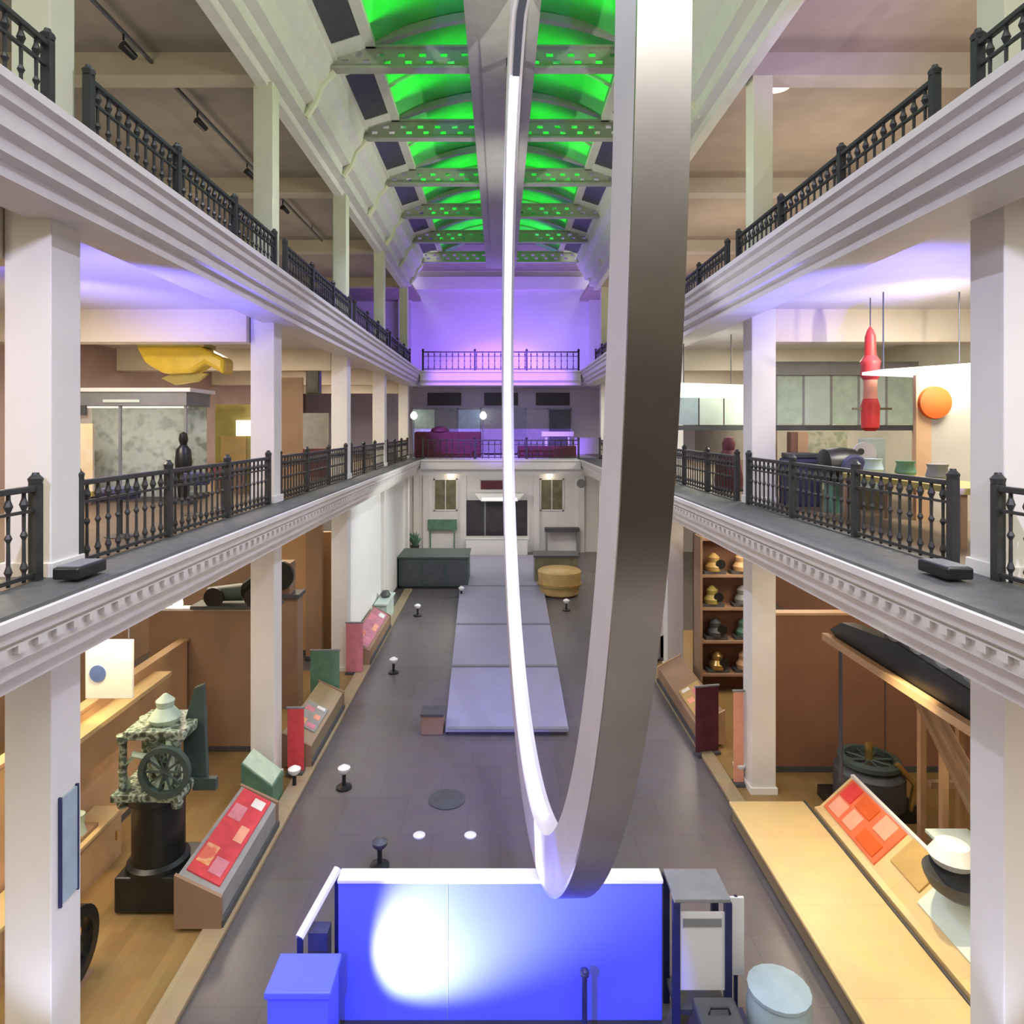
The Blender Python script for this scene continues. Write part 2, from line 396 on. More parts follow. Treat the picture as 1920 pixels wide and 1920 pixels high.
# ------------------------------------------------------------------ balustrades
bal = B().lathe([(.018, 0), (.018, .10), (.036, .14), (.018, .2), (.016, .42), (.034, .46), (.016, .5), (.018, .70), (.04, .76), (.02, .82), (.018, .88)], n=6)
bal_mesh = None
def balustrade(label, loc, rotz, L, group, m='iron', step=.20, post_every=2.2):
    global bal_mesh, bal
    r = thing('balustrade', label, 'railing', loc, rotz, group)
    B().bb(0, L, -.035, .035, .90, .96).build('top_rail', m, r, bevel=.012)
    B().bb(0, L, -.025, .025, .06, .10).build('bottom_rail', m, r)
    B().bb(0, L, -.018, .018, .70, .73).build('middle_rail', m, r)
    npst = max(1, round(L/post_every))
    for i in range(npst+1):
        x = .04+(L-.08)*i/npst
        pst_ = B().bb(x-.045, x+.045, -.045, .045, 0, .98).build('post', m, r)
        B().lathe([(.06, .98), (.07, 1.03), (.035, 1.07), (.03, 1.09)], (x, 0, 0), 8).build('finial', m, pst_)
    nb = int(L/step)
    for i in range(1, nb):
        if bal_mesh is None:
            o = bal.build('baluster', m, r); bal_mesh = o.data
        else:
            o = bpy.data.objects.new('baluster', bal_mesh); COL.objects.link(o); o.parent = r
        o.location = (L*i/nb, 0, .03)
    return r
for s, xm, xu, sd in ((-1, -4.62, -4.5, 'left'), (1, 4.95, 4.75, 'right')):
    ys = [4.0]+YC
    for i in range(5):
        y0 = ys[i]+(.55 if i else 0); y1 = ys[i+1]-.03
        where = 'in front of the nearest column' if i == 0 else f'between the {nm[i-1]} and {nm[i]} columns'
        balustrade(f'black iron balustrade on the {sd} middle gallery, {where}', (xm, y0, G1), PI/2, y1-y0, f'{sd} middle gallery balustrades', 'iron', .2 if i < 3 else .3)
        balustrade(f'dark iron balustrade on the {sd} top gallery, {where}', (xu, y0, G2), PI/2, y1-y0, f'{sd} top gallery balustrades', 'iron', .2 if i < 3 else .3)
balustrade('dark iron balustrade across the back bridge, middle level under the purple band', (-3.9, L_END+.3, G1), 0, 7.85, 'bridge balustrades', 'iron', .3, 2.6)
balustrade('dark iron balustrade across the top bridge before the purple wall', (-3.9, L_END+.3, G2), 0, 7.85, 'bridge balustrades', 'iron', .3, 2.6)

# ------------------------------------------------------------------ the ring
c0, c1, c2 = .806, -.0443, .002
YCN, ZCN, RO, RI, WD = 10.35, 1.2, 6.95, 6.40, .29
ring = thing('hanging_ring', 'huge brushed metal ring hanging on edge in the hall', 'ring', (0, YCN, EYE+ZCN))
nu = Vector((1, -c1, -c2)).normalized()
def rp(ang, R, off):
    y = YCN+R*math.cos(ang); z = ZCN+R*math.sin(ang)
    p = Vector((c0+c1*y+c2*z+max(z, 0)**2*max(-.0015, .012-.0016*(y-3.5)), y, z))+nu*off
    return p-Vector((0, YCN, ZCN))
def band(R0, R1, o0, o1, a0, a1, n, closed):
    b = B(); rings = []
    cnt = n if closed else n+1
    for i in range(cnt):
        a = a0+(a1-a0)*i/n
        rings.append([b.bm.verts.new(rp(a, R, o)) for R, o in ((R0, o0), (R1, o0), (R1, o1), (R0, o1))])
    for i in range(n):
        A = rings[i]; C = rings[(i+1) % cnt]
        for k in range(4): b.bm.faces.new((A[k], A[(k+1) % 4], C[(k+1) % 4], C[k]))
    if not closed: b.bm.faces.new(rings[0]); b.bm.faces.new(rings[-1])
    return b
band(RI+.02, RO-.03, 0, WD-.02, 0, 2*PI, 160, True).build('rim', 'steel_side', ring, smooth=True, label='satin side and inner face')
band(RO-.03, RO, 0, WD, 0, 2*PI, 160, True).build('outer_skin', 'steel', ring, smooth=True, label='brushed steel outer skin')
a_lo, a_hi = math.radians(-104), math.radians(64)
band(RI-.01, RI+.02, WD*.10, WD*.70, a_lo, a_hi, 90, False).build('light_strip', 'led', ring, smooth=True, label='glowing white inner light strip')
p = rp(a_lo-.03, RI-.0, .14)
B().lathe([(.001, -.06), (.05, -.04), (.06, 0), (.05, .04), (.001, .06)], p, 10).build('end_lamp', 'lamp_cool', ring, smooth=True)
band(RI-.005, RI+.02, .08, WD*.75, a_hi, math.radians(100), 30, False).build('dark_channel', 'wire', ring, smooth=True, label='dark unlit stretch of the inner channel')
tp = rp(math.radians(90), RO, WD/2)

# ------------------------------------------------------------------ blue-lit platform and hall floor
pf = thing('display_wall', 'big free-standing wall panel under the ring, flooded with blue light', 'display wall', (0, 8.10, 0))
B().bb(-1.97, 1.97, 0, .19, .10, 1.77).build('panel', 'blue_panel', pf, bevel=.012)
B().bb(-1.98, 1.98, -.015, .21, 1.77, 1.82).build('top_edge', 'whiteg', pf, bevel=.012, label='white top edge')
B().bb(-.645, -.637, -.004, .0, .12, 1.76).build('joint', 'slate', pf)
B().bb(-1.95, 1.95, .02, .17, 0, .10).build('plinth', 'charcoal', pf)
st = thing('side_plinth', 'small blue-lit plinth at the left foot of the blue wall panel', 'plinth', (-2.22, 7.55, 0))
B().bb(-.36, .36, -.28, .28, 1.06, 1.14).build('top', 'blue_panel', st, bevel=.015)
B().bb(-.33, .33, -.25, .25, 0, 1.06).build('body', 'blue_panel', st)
rl = thing('side_rail', 'slanting white rail at the left end of the blue wall panel', 'rail', (-2.30, 8.45, 0))
B().tube([(-.12, -.42, 1.16), (.18, .25, 1.55)], .055).build('bar', 'whiteg', rl)
B().bb(-.14, -.08, -.45, -.39, 0, 1.18).build('post', 'navy', rl); B().bb(.15, .21, .2, .26, 0, 1.56).build('post', 'navy', rl)
B().bb(-.08, .16, -.2, .0, .25, 1.05).build('dark_box', 'navycloth', rl)
def frame_stand(loc, w, d, h, label, panel, pm, p0=.35, p1=.92):
    r = thing('display_stand', label, 'stand', loc)
    for x in (-w/2, w/2):
        for y in (-d/2, d/2): B().bb(x-.04, x+.04, y-.04, y+.04, 0, h).build('leg', 'navy', r)
    B().bb(-w/2-.03, w/2+.03, -d/2-.03, d/2+.03, h, h+.05).build('frame_top', pm, r, bevel=.01)
    f = B().bb(-w/2+.04, w/2-.04, -d/2-.01, -d/2+.02, h*p0, h*p1).build('panel', panel, r)
    B().bb(-w/2+.08, w/2-.08, -d/2-.02, -d/2-.01, h*(p1-.10), h*(p1-.04)).build('heading_strip', 'slate', f)
    B().bb(-w/2, w/2, -d/2, d/2, h*.16, h*.2).build('shelf', 'charcoal', r)
    return r
frame_stand((2.42, 8.25, 0), .62, .5, 1.62, 'tall navy framed stand with a pale panel, right of the blue wall panel', 'platform', 'slate')
tp_ = thing('post_sign', 'narrow pale upright board to the right of the navy stand', 'sign', (2.92, 8.25, 0))
B().bb(-.09, .09, -.02, .02, .55, 1.5).build('board', 'platform', tp_); B().bb(-.02, .02, .0, .04, 0, 1.5).build('post', 'navy', tp_); B().bb(-.12, .12, -.12, .12, 0, .03).build('foot', 'navy', tp_)
sn = thing('stanchion_post', 'thin navy stanchion standing before the right half of the blue wall panel', 'post', (.98, 7.75, 0))
B().lathe([(.16, 0), (.16, .03), (.03, .06), (.03, .92), (.05, .94), (.05, 1.0), (.001, 1.03)], n=14).build('post', 'navy', sn, smooth=True); B().lathe([(.051, .96), (.055, .97), (.051, .99)], n=14).build('collar', 'navycloth', sn)
tb = thing('teal_bin', 'pale teal round bin with a flat lid at the bottom right of the hall', 'bin', (3.22, 7.7, 0))
B().lathe([(.28, 0), (.34, .1), (.36, .65), (.33, .8)], n=18).build('body', 'teal', tb, smooth=True)
B().lathe([(.35, .8), (.35, .84), (.15, .9), (.001, .91)], n=18).build('lid', 'teal', tb, smooth=True)
bw = thing('equipment_case', 'dark equipment case at the foot of the tall navy stand', 'case', (2.5, 7.6, 0))
B().bb(-.25, .25, -.25, .25, .04, .62).build('body', 'charcoal', bw, bevel=.04); B().bb(-.24, .24, -.24, .24, 0, .04).build('foot', 'black', bw)
B().tube([(-.12, 0, .62), (-.1, 0, .69), (.1, 0, .69), (.12, 0, .62)], .015).build('handle', 'black', bw)
# low plinths down the middle of the hall: the row widens a little away from the camera
def pw(y, sd): return (-1.30-.80*(y-15.8)/22) if sd < 0 else (1.62+.50*(y-15.8)/22)
for (y0, y1, lab) in ((15.8, 19.9, 'lilac-grey floor plinth in the middle of the hall, nearest of the row'), (20.0, 24.2, 'lilac-grey floor plinth, second of the row from the camera'),
                      (24.3, 30.1, 'lilac-grey floor plinth, third of the row from the camera'), (30.2, 37.6, 'grey floor plinth, farthest of the row, before the white counter')):
    r = thing('floor_plinth', lab, 'plinth', (0, y0, 0), group='floor plinths along the hall'); L = y1-y0
    B().prism([(pw(y0, -1), 0), (pw(y0, 1), 0), (pw(y1, 1), L), (pw(y1, -1), L)], 'Z', .10, .16).build('top', 'runway', r)
    B().prism([(pw(y0, -1)+.06, .06), (pw(y0, 1)-.06, .06), (pw(y1, 1)-.06, L-.06), (pw(y1, -1)+.06, L-.06)], 'Z', 0, .10).build('base', 'charcoal', r)
    B().bb(pw(y0, -1)+.02, pw(y0, 1)-.02, 0, .14, .16, .172).build('edge_strip', 'slate', r)
# small floor lights
def floor_light(px, py, label, h=.42):
    dark = label.startswith('dark')
    Y = F*EYE/(py-803); x = (px-938)*Y/F
    r = thing('floor_light', label, 'floor light', (x, Y, 0), group='floor lights in the hall')
    B().lathe([(.16, 0), (.16, .04), (.04, .07), (.04, h-.12)], n=12).build('stand', 'black', r, smooth=True)
    B().lathe([(.06, h-.12), (.12, h-.06), (.13, h), (.05, h+.05), (.001, h+.06)], n=12).build('head', 'charcoal' if dark else 'whiteg', r, smooth=True, label=None if dark else 'white lamp head')
for px, py, lab in ((645, 1478, 'white-headed floor light on the left, in front of the bluish floor sheen'), (738, 1262, 'white-headed floor light left of the middle plinth'),
                    (783, 1155, 'small white-headed floor light before the dark green cabinet'), (1062, 1145, 'small white-headed floor light before the round gold drum'),
                    (1175, 1480, 'dark floor light right of the ring foot'), (552, 1480, 'white-headed floor light on the left wooden curb'),
                    (1386, 1470, 'white-headed floor light at the foot of the second right column'), (712, 1625, 'dark floor light behind the left end of the blue wall panel'),
                    (865, 1120, 'tiny white-headed floor light at the corner of the dark green cabinet')):
    floor_light(px, py, lab)
for px, lab in ((786, 'left one of two pale floor marks beyond the blue wall panel'), (882, 'right one of two pale floor marks beyond the blue wall panel')):
    Y = F*EYE/(1567-803)
    tag(B().lathe([(.11, 0), (.11, .02), (.08, .04), (.001, .05)], n=14).build('floor_mark', 'whiteg', loc=((px-938)*Y/F, Y, 0), smooth=True), lab, 'floor stud', 'floor marks')  # two small white discs stand for pale marks on the floor
tag(B().lathe([(.36, 0), (.36, .02), (.3, .03), (.001, .03)], n=24).build('floor_disc', 'charcoal', loc=(-1.05, 13.1, 0), smooth=True), 'flat dark disc set on the floor beyond the pale marks', 'floor disc')
bx = thing('small_box', 'small brown box at the left front corner of the nearest floor plinth', 'box', (-1.62, 16.1, 0))
B().bb(-.26, .26, -.25, .25, 0, .45).build('body', 'brown2', bx, bevel=.02); B().bb(-.28, .28, -.27, .27, .45, .5).build('lid', 'charcoal', bx)

# ------------------------------------------------------------------ ground floor, left
def panel_wall(name, label, x0, x1, y0, y1, z0, z1, m, trim='whiteg', t=.05):
    r = thing(name, label, 'partition', ((x0+x1)/2, (y0+y1)/2, z0))
    w, d = (x1-x0)/2, (y1-y0)/2
    B().bb(-w, w, -d, d, 0, z1-z0).build('panel', m, r)
    B().bb(-w-.03, w+.03, -d-.03, d+.03, z1-z0, z1-z0+t).build('cap', trim, r)
    B().bb(-w-.02, w+.02, -d-.02, d+.02, 0, .12).build('skirting', 'charcoal', r)
    return r
panel_wall('partition', 'tan exhibit partition running back on the left, behind the white sign', -7.15, -7.0, 8.2, 14.9, .03, 2.55, 'tan', 'tan')
panel_wall('partition', 'brown exhibit partition with pale top edge behind the green engine', -7.9, -5.55, 15.0, 15.2, .03, 3.2, 'brown2')
panel_wall('partition', 'tall tan partition between the second and third left columns', -7.6, -5.2, 21.5, 21.7, .03, 3.9, 'tan', 'tan')
panel_wall('partition', 'brown strip partition just beside the third left column', -6.1, -5.6, 20.9, 21.1, .03, 4.3, 'brown2', 'brown2')
ww = panel_wall('white_screen', 'bright white screen wall beyond the third left column', -4.85, -4.7, 20.7, 26.2, 0, 5.1, 'floorwhite')
panel_wall('white_screen', 'plain white screen wall in the far left corner by the bridge', -4.85, -4.7, 27.0, 32.9, 0, 5.1, 'floorwhite')
sg = thing('display_table', 'small pale table in front of the white screen wall', 'table', (-4.38, 25.35, .09))
B().bb(-.25, .25, -.9, .9, .70, .76).build('top', 'mint', sg); B().bb(-.2, .2, -.8, .8, 0, .7).build('body', 'mint', sg)
tag(B().lathe([(.14, 0), (.2, .1), (.12, .25), (.001, .27)], n=12).build('dark_pot', 'charcoal', loc=(-4.38, 25.45, .85), smooth=True), 'small dark pot on the pale table by the white screen', 'pot')

sign = thing('hanging_sign', 'white hanging sign with a round blue mark, beside the nearest left column', 'sign', (-6.15, 10.5, 3.05))
B().bb(-.37, .37, -.03, .03, 0, .92).build('board', 'lightboard' if 'lightboard' in M else 'whiteg', sign, bevel=.01)
B().lathe([(.001, -.040), (.13, -.040), (.13, -.028), (.001, -.028)], (-.17, 0, .40), 24, 'Y').build('round_mark', 'blue_logo', sign)
for x in (-.3, .3): B().cyl((x, 0, .92), (x, 0, 1.72), .012, n=6).build('hanger', 'wire', sign)
sh = thing('ledge_shelf', 'orange-lit wooden ledge on the tan partition under the sign', 'shelf', (-6.85, 11.6, 2.3))
B().bb(-.15, .2, -1.9, 1.9, 0, .08).build('board', 'wood_warm', sh)
for y in (-1.4, 1.4): B().prism([(-.15, -.3), (.12, 0), (-.15, 0)], 'Y', y-.03, y+.03).build('bracket', 'tan', sh)

# tall green engine
en = thing('steam_engine', 'tall dark green engine on a black base by the tan partition', 'engine', (-5.22, 10.35, .03))
B().bb(-.55, .42, -.4, .5, .02, .55).build('base', 'black', en, bevel=.03)
B().lathe([(.45, .55), (.45, .62), (.38, .66), (.38, 1.55), (.46, 1.6), (.46, 1.7)], (-.08, 0, 0), 24).build('cylinder', 'black', en, smooth=True)
for x, y in ((-.48, -.28), (.34, -.28), (-.48, .36), (.34, .36)):
    B().lathe([(.07, 1.55), (.09, 1.62), (.06, 1.7), (.055, 2.5), (.09, 2.58), (.09, 2.64)], (x, y, 0), 12).build('column', 'verdigris', en, smooth=True)
B().bb(-.60, .44, -.42, .48, 1.68, 1.80).build('table', 'verdigris', en, bevel=.02)
B().bb(-.44, .48, -.36, .46, 2.58, 2.72).build('entablature', 'verdigris', en, bevel=.02)
B().lathe([(.27, 1.80), (.27, 1.86), (.2, 1.9), (.2, 2.4), (.27, 2.45), (.2, 2.58)], (-.02, 0, 0), 18).build('valve_chest', 'verdigris', en, smooth=True)
B().tube([(-.45, -.2, 1.8), (-.5, -.28, 2.1), (-.3, -.3, 2.35), (-.05, -.3, 2.3), (.1, -.3, 2.05), (.05, -.3, 1.85)], .055).build('pipe', 'green_pale', en, smooth=True)
B().tube([(.2, -.32, 1.8), (.3, -.36, 2.2), (.22, -.3, 2.6)], .05).build('pipe', 'green_pale', en, smooth=True)
B().lathe([(.2, 2.72), (.24, 2.8), (.12, 2.95), (.14, 3.05), (.03, 3.15)], (.02, 0, 0), 16).build('governor', 'green_pale', en, smooth=True)
B().prism([(.25, 1.8), (.62, 1.8), (.56, 3.25), (.42, 3.2), (.25, 2.6)], 'Y', .1, .2).build('tall_plate', 'green_dark', en, bevel=.01)
B().lathe([(.30, -.05), (.38, -.05), (.38, .05), (.30, .05), (.30, -.05)], (.22, -.42, 2.15), 24, 'Y').build('flywheel', 'green_dark', en, smooth=True)
for a in range(5):
    t = a*PI/5
    B().cyl((.22+.32*math.cos(t), -.42, 2.15+.32*math.sin(t)), (.22-.32*math.cos(t), -.42, 2.15-.32*math.sin(t)), .016, n=6).build('spoke', 'green_dark', en)
B().bb(.42, .78, .05, .15, 1.62, 1.8).build('side_arm', 'green_dark', en)
# gun-shaped dark engine on the brown partition
de = thing('model_engine', 'dark long model engine on top of the brown left partition', 'engine', (-5.9, 15.1, 3.26))
B().bb(-1.0, .9, -.28, .28, 0, .08).build('base', 'charcoal', de)
B().cyl((-.7, 0, .28), (.1, 0, .34), .16, .2).build('barrel', 'green_dark', de, smooth=True)
B().tube([(0, 0, .3), (.35, 0, .6), (.6, 0, .95)], [.16, .13, .1]).build('chimney', 'black', de, smooth=True)
for x in (-.5, .4): B().lathe([(.1, -.24), (.22, -.24), (.22, -.18), (.1, -.18)], (x, 0, .26), 16, 'Y').build('wheel', 'black', de)
de2 = thing('model_engine', 'dark wide model machine standing left of the third left column', 'engine', (-5.75, 17.5, 2.9))
B().bb(-.6, .55, -.3, .3, 0, .1).build('base', 'charcoal', de2); B().bb(-.25, .3, -.25, .25, .1, .9).build('body', 'brown2', de2)
B().lathe([(.25, -.06), (.38, -.06), (.38, .06), (.25, .06)], (.05, -.3, .6), 20, 'Y').build('wheel', 'black', de2)
B().bb(-.5, .5, -.25, .25, -2.87, 0).build('pedestal', 'brown2', de2)
ft = B().lathe([(.08, 0), (.11, .05), (.09, .22), (.001, .24)], n=12).build('small_lamp', 'lamp_warm', loc=(-7.3, 15.1, 3.25), smooth=True); tag(ft, 'small glowing lamp on the top edge of the brown partition', 'lamp')

def reading_rail(label, x, y0, y1, side, w, h0, h1, graphic, front, end, g=(.25, .75), zb=.09):
    """long low rail along the hall; its reading surface slopes down to the hall"""
    r = thing('reading_rail', label, 'display rail', (x, y0, zb)); L = y1-y0; s = side
    B().prism([(0, 0), (s*w, 0), (s*w, h1), (0, h0)], 'Y', .06, L-.06).build('body', front, r)
    for a, bq in ((0, .06), (L-.06, L)):
        B().prism([(-s*.03, 0), (s*(w+.03), 0), (s*(w+.03), h1+.03), (-s*.03, h0+.03)], 'Y', a, bq).build('end_panel', end, r)
    def sl(t): return (s*w*t, h0+(h1-h0)*t)
    a, bq = sl(.12), sl(.9)
    gp = B().prism([(a[0], a[1]+.004), (bq[0], bq[1]+.004), (bq[0], bq[1]+.03), (a[0], a[1]+.03)], 'Y', L*g[0], L*g[1]).build('graphic_panel', graphic, r)
    gl_ = L*(g[1]-g[0])
    for t0, t1, u0, u1, pm in ((.2, .5, .06, .22, 'pink'), (.55, .85, .10, .30, 'redorange'), (.2, .42, .42, .60, 'salmon'), (.52, .84, .62, .80, 'pink'), (.2, .5, .84, .95, 'white')):
        a2, b2 = sl(t0), sl(t1)
        B().prism([(a2[0], a2[1]+.03), (b2[0], b2[1]+.03), (b2[0], b2[1]+.036), (a2[0], a2[1]+.036)], 'Y', L*g[0]+gl_*u0, L*g[0]+gl_*u1).build('picture', pm, gp)
    B().bb(-s*.05, s*.02, .02, L-.02, 0, .1).build('kick_rail', 'charcoal', r)
    return r
reading_rail('red-topped reading rail on the left between the nearest and second columns', -4.05, 9.6, 12.1, -1, .62, .42, .74, 'red', 'midgrey', 'wood_warm_dark' if 'wood_warm_dark' in M else 'brown2', (.08, .96))
reading_rail('pink-topped reading rail on the left beyond the third column', -4.0, 20.3, 24.2, -1, .6, .4, .75, 'plum', 'brown2', 'brown2', (.04, .97))
rr = reading_rail('dark reading rail on the left between the second and third columns', -4.05, 14.2, 17.2, -1, .6, .4, .7, 'midgrey', 'wood_curb', 'brown2', (.2, .6))
def banner(name, label, x, y, z0, w, h, m, cat='panel', base=True, ry=0):
    r = thing(name, label, cat, (x, y, z0), ry)
    B().bb(-w/2, w/2, -.02, .02, .06, h).build('board', m, r, bevel=.006)
    B().bb(-w/2-.02, w/2+.02, -.028, .028, h, h+.03).build('edge', 'slate', r)
    if base: B().bb(-w/2, w/2, -.12, .12, 0, .06).build('foot', 'charcoal', r)
    return r
banner('upright_panel', 'red upright panel at the hall side of the second left column', -4.28, 13.95, .09, .34, 1.35, 'red')
banner('upright_panel', 'dark green upright panel beyond the second left column', -4.55, 17.3, .03, .75, 1.5, 'green_mid')
banner('upright_panel', 'pink upright panel beside the third left column', -4.32, 19.75, .03, .5, 1.5, 'pink')
gb = thing('green_case', 'green sloping case at the foot of the second left column', 'case', (-4.62, 12.95, .03))
B().prism([(-.3, 0), (.3, 0), (.3, .45), (-.3, .9)], 'Y', -.3, .3).build('body', 'green_mid', gb); B().prism([(.28, .47), (.28, .5), (-.28, .92), (-.28, .89)], 'Y', -.28, .28).build('sloping_lid', 'green_pale', gb)
# near-left details
wh = thing('spoked_engine', 'edge of a black spoked engine wheel showing beside the nearest left column', 'engine', (-5.55, 8.6, .06))
B().lathe([(.36, -.08), (.5, -.08), (.5, .08), (.36, .08), (.36, -.08)], (0, 0, .5), 28, 'X').build('rim', 'black', wh, smooth=True)
B().lathe([(.001, -.1), (.1, -.1), (.1, .1), (.001, .1)], (0, 0, .5), 14, 'X').build('hub', 'black', wh)
for a in range(4):
    t = a*PI/4; B().cyl((0, .4*math.cos(t), .5+.4*math.sin(t)), (0, -.4*math.cos(t), .5-.4*math.sin(t)), .025, n=6).build('spoke', 'black', wh)
B().bb(-.12, .12, -.3, .3, -.03, .02).build('chock', 'brown2', wh)
sp = thing('column_sign', 'narrow blue-grey sign plate on the nearest left column', 'sign', (-4.565, 7.05, 2.35))
B().bb(-.01, .012, -.13, .13, 0, 1.1).build('plate', 'teal', sp); B().bb(-.012, .02, -.15, -.13, -.02, 1.12).build('side_frame', 'navy', sp); B().bb(-.012, .02, .13, .15, -.02, 1.12).build('side_frame', 'navy', sp)
cd = thing('low_cabinet', 'low pale wooden cabinet under the tan partition', 'cabinet', (-6.70, 10.0, .03))
B().bb(-.22, .22, -1.4, 1.4, 0, .75).build('body', 'tan', cd); B().bb(-.25, .25, -1.43, 1.43, .75, .80).build('top', 'wood_warm', cd)
for y in (-.7, .7):
    d_ = B().bb(.22, .235, y-.62, y+.62, .12, .70).build('door', 'tan', cd)
    B().bb(.235, .26, y+.5, y+.53, .35, .5).build('handle', 'brass', d_)
mm = thing('small_model', 'small pale model on the low wooden cabinet', 'model', (-6.7, 10.55, .83))
B().bb(-.16, .16, -.3, .3, 0, .06).build('base', 'brown2', mm); B().lathe([(.14, .06), (.1, .2), (.12, .36), (.001, .42)], n=12).build('body', 'green_pale', mm, smooth=True)

# ------------------------------------------------------------------ ground floor, right
bn = thing('wooden_bench', 'long honey-coloured wooden bench top on the right, warmly lit', 'bench', (4.30, 7.3, .03))
B().bb(-.05, 1.34, 0, 5.1, .27, .34).build('top', 'wood_warm', bn, bevel=.02)
B().bb(.0, 1.3, .05, 5.05, 0, .27).build('body', 'wood_curb', bn)
B().bb(1.34, 1.37, 0, 5.1, .20, .35).build('dark_joint', 'charcoal', bn)
dk = thing('reading_desk', 'sloping reading desk with red and orange pictures behind the wooden bench', 'display rail', (5.70, 7.5, .03))
B().prism([(0, 0), (.68, 0), (.68, .95), (.10, .42), (0, .40)], 'Y', 0, 4.6).build('body', 'wood_warm', dk)
def slope(t0, t1, y0, y1, m, nme, lift=.004, lab=None):
    p = lambda t: (.10+.58*t, .42+.53*t)
    a, bq = p(t0), p(t1)
    return B().prism([(a[0], a[1]+lift), (bq[0], bq[1]+lift), (bq[0]-.01, bq[1]+lift+.025), (a[0]-.01, a[1]+lift+.025)], 'Y', y0, y1).build(nme, m, dk, label=lab)
slope(.05, .95, 2.9, 4.5, 'redor', 'graphic_panel', lab='red and orange picture panel')
for t0, t1, y0, y1, pm in ((.1, .4, 3.0, 3.5, 'orange'), (.5, .9, 3.05, 3.4, 'salmon'), (.12, .5, 3.65, 3.95, 'salmon'), (.55, .88, 3.55, 4.0, 'orange'), (.1, .45, 4.05, 4.4, 'salmon'), (.5, .9, 4.1, 4.42, 'crimson')):
    slope(t0, t1, y0, y1, pm, 'picture', .028)
slope(.35, .98, 2.05, 2.75, 'gold', 'graphic_panel', lab='yellowish picture panel')
slope(.2, .98, .2, 1.95, 'mint', 'blank_panel')
B().bb(.66, .72, 0, 4.6, .93, .99).build('top_rail', 'white', dk)
dm = thing('dome_dish', 'white dome over a dark bowl at the near end of the sloping desk', 'exhibit', (6.16, 8.95, 1.025))
B().lathe([(.001, -.0), (.2, .0), (.36, .12), (.42, .24), (.43, .30), (.36, .26), (.16, .1), (.001, .08)], n=24).build('bowl', 'charcoal', dm, smooth=True)
B().lathe([(.001, -.06), (.24, -.02), (.3, .08), (.2, .24), (.001, .3)], (.06, .22, .32), 24).build('dome', 'whiteg', dm, smooth=True)
B().lathe([(.05, .0), (.08, .0), (.08, .02), (.05, .02)], (.12, -.25, .16), 12).build('ring', 'brass', dm)
wt = thing('white_table', 'white table panel behind the sloping desk, right of the dark engine', 'table', (6.95, 9.45, .03))
B().bb(-.36, .3, -1.0, .9, 1.0, 1.06).build('top', 'mint', wt, bevel=.01)
for x in (-.28, .22):
    for y in (-.9, .8): B().bb(x-.03, x+.03, y-.03, y+.03, 0, 1.0).build('leg', 'brown2', wt)
bb_ = thing('end_box', 'small brown box at the near end of the wooden bench', 'box', (5.84, 7.22, .03))
B().bb(-.12, .14, -.14, .14, 0, .55).build('body', 'brown2', bb_, bevel=.01); B().bb(-.13, .15, -.15, .15, .55, .58).build('lid', 'wood_warm', bb_)
pw = panel_wall('partition', 'wide red-brown partition behind the right-hand exhibits', 5.55, 10.2, 14.1, 14.3, .03, 3.35, 'brown', 'tan')
B().bb(.25, .27, -.115, -.10, .12, 3.2).build('seam', 'charcoal', pw)
rw = thing('gear_machine', 'dark round-topped machine in front of the red-brown partition', 'machine', (7.05, 12.75, .03))
B().bb(-.75, .75, -.5, .5, 0, .2).build('base', 'black', rw)
B().lathe([(.62, .2), (.62, .75), (.5, .85), (.3, .88)], n=28).build('drum', 'charcoal', rw, smooth=True)
B().lathe([(.42, .88), (.55, .9), (.55, .98), (.42, 1.0), (.42, .88)], n=28).build('flywheel', 'green_dark', rw, smooth=True)
for a in range(4):
    t = a*PI/4; B().cyl((.45*math.cos(t), .45*math.sin(t), .94), (-.45*math.cos(t), -.45*math.sin(t), .94), .025, n=6).build('spoke', 'green_dark', rw)
B().cyl((0, 0, .88), (0, 0, 1.25), .07).build('shaft', 'brass', rw)
B().tube([(.55, -.4, .2), (.6, -.45, .7), (.3, -.4, 1.05)], .05).build('pipe', 'brass', rw, smooth=True)
# beam engine
be = thing('rocking_engine', 'engine with a dark rocking beam under the right gallery edge', 'engine', (6.0, 9.9, .03))
B().prism([(-2.1, 3.78), (-1.2, 3.50), (1.6, 3.55), (2.0, 3.68), (1.6, 3.92), (0, 4.08), (-1.6, 3.98)], 'X', -.12, .12).build('beam', 'black', be)
B().bb(-.26, -.14, -2.2, 2.0, 3.50, 3.62).build('beam_fascia', 'tan', be, label='light brown timber along the beam')
B().bb(-.1, .9, -1.9, .4, 3.95, 4.4).build('upper_gear', 'charcoal', be, bevel=.05)
for k in range(4): B().lathe([(.1, -.5), (.26, -.5), (.26, -.42), (.1, -.42)], (.35, -1.6+k*.55, 4.35), 16, 'X').build('wheel', 'slate', be)
for y in (-.15, .15): B().cyl((2.0, y*2.6, 0), (.05, y, 3.7), .10, .07, 10).build('trestle_leg', 'brown2', be)
B().cyl((0, 1.85, 1.05), (0, 1.85, 3.6), .035, n=8).build('rod', 'wire', be)
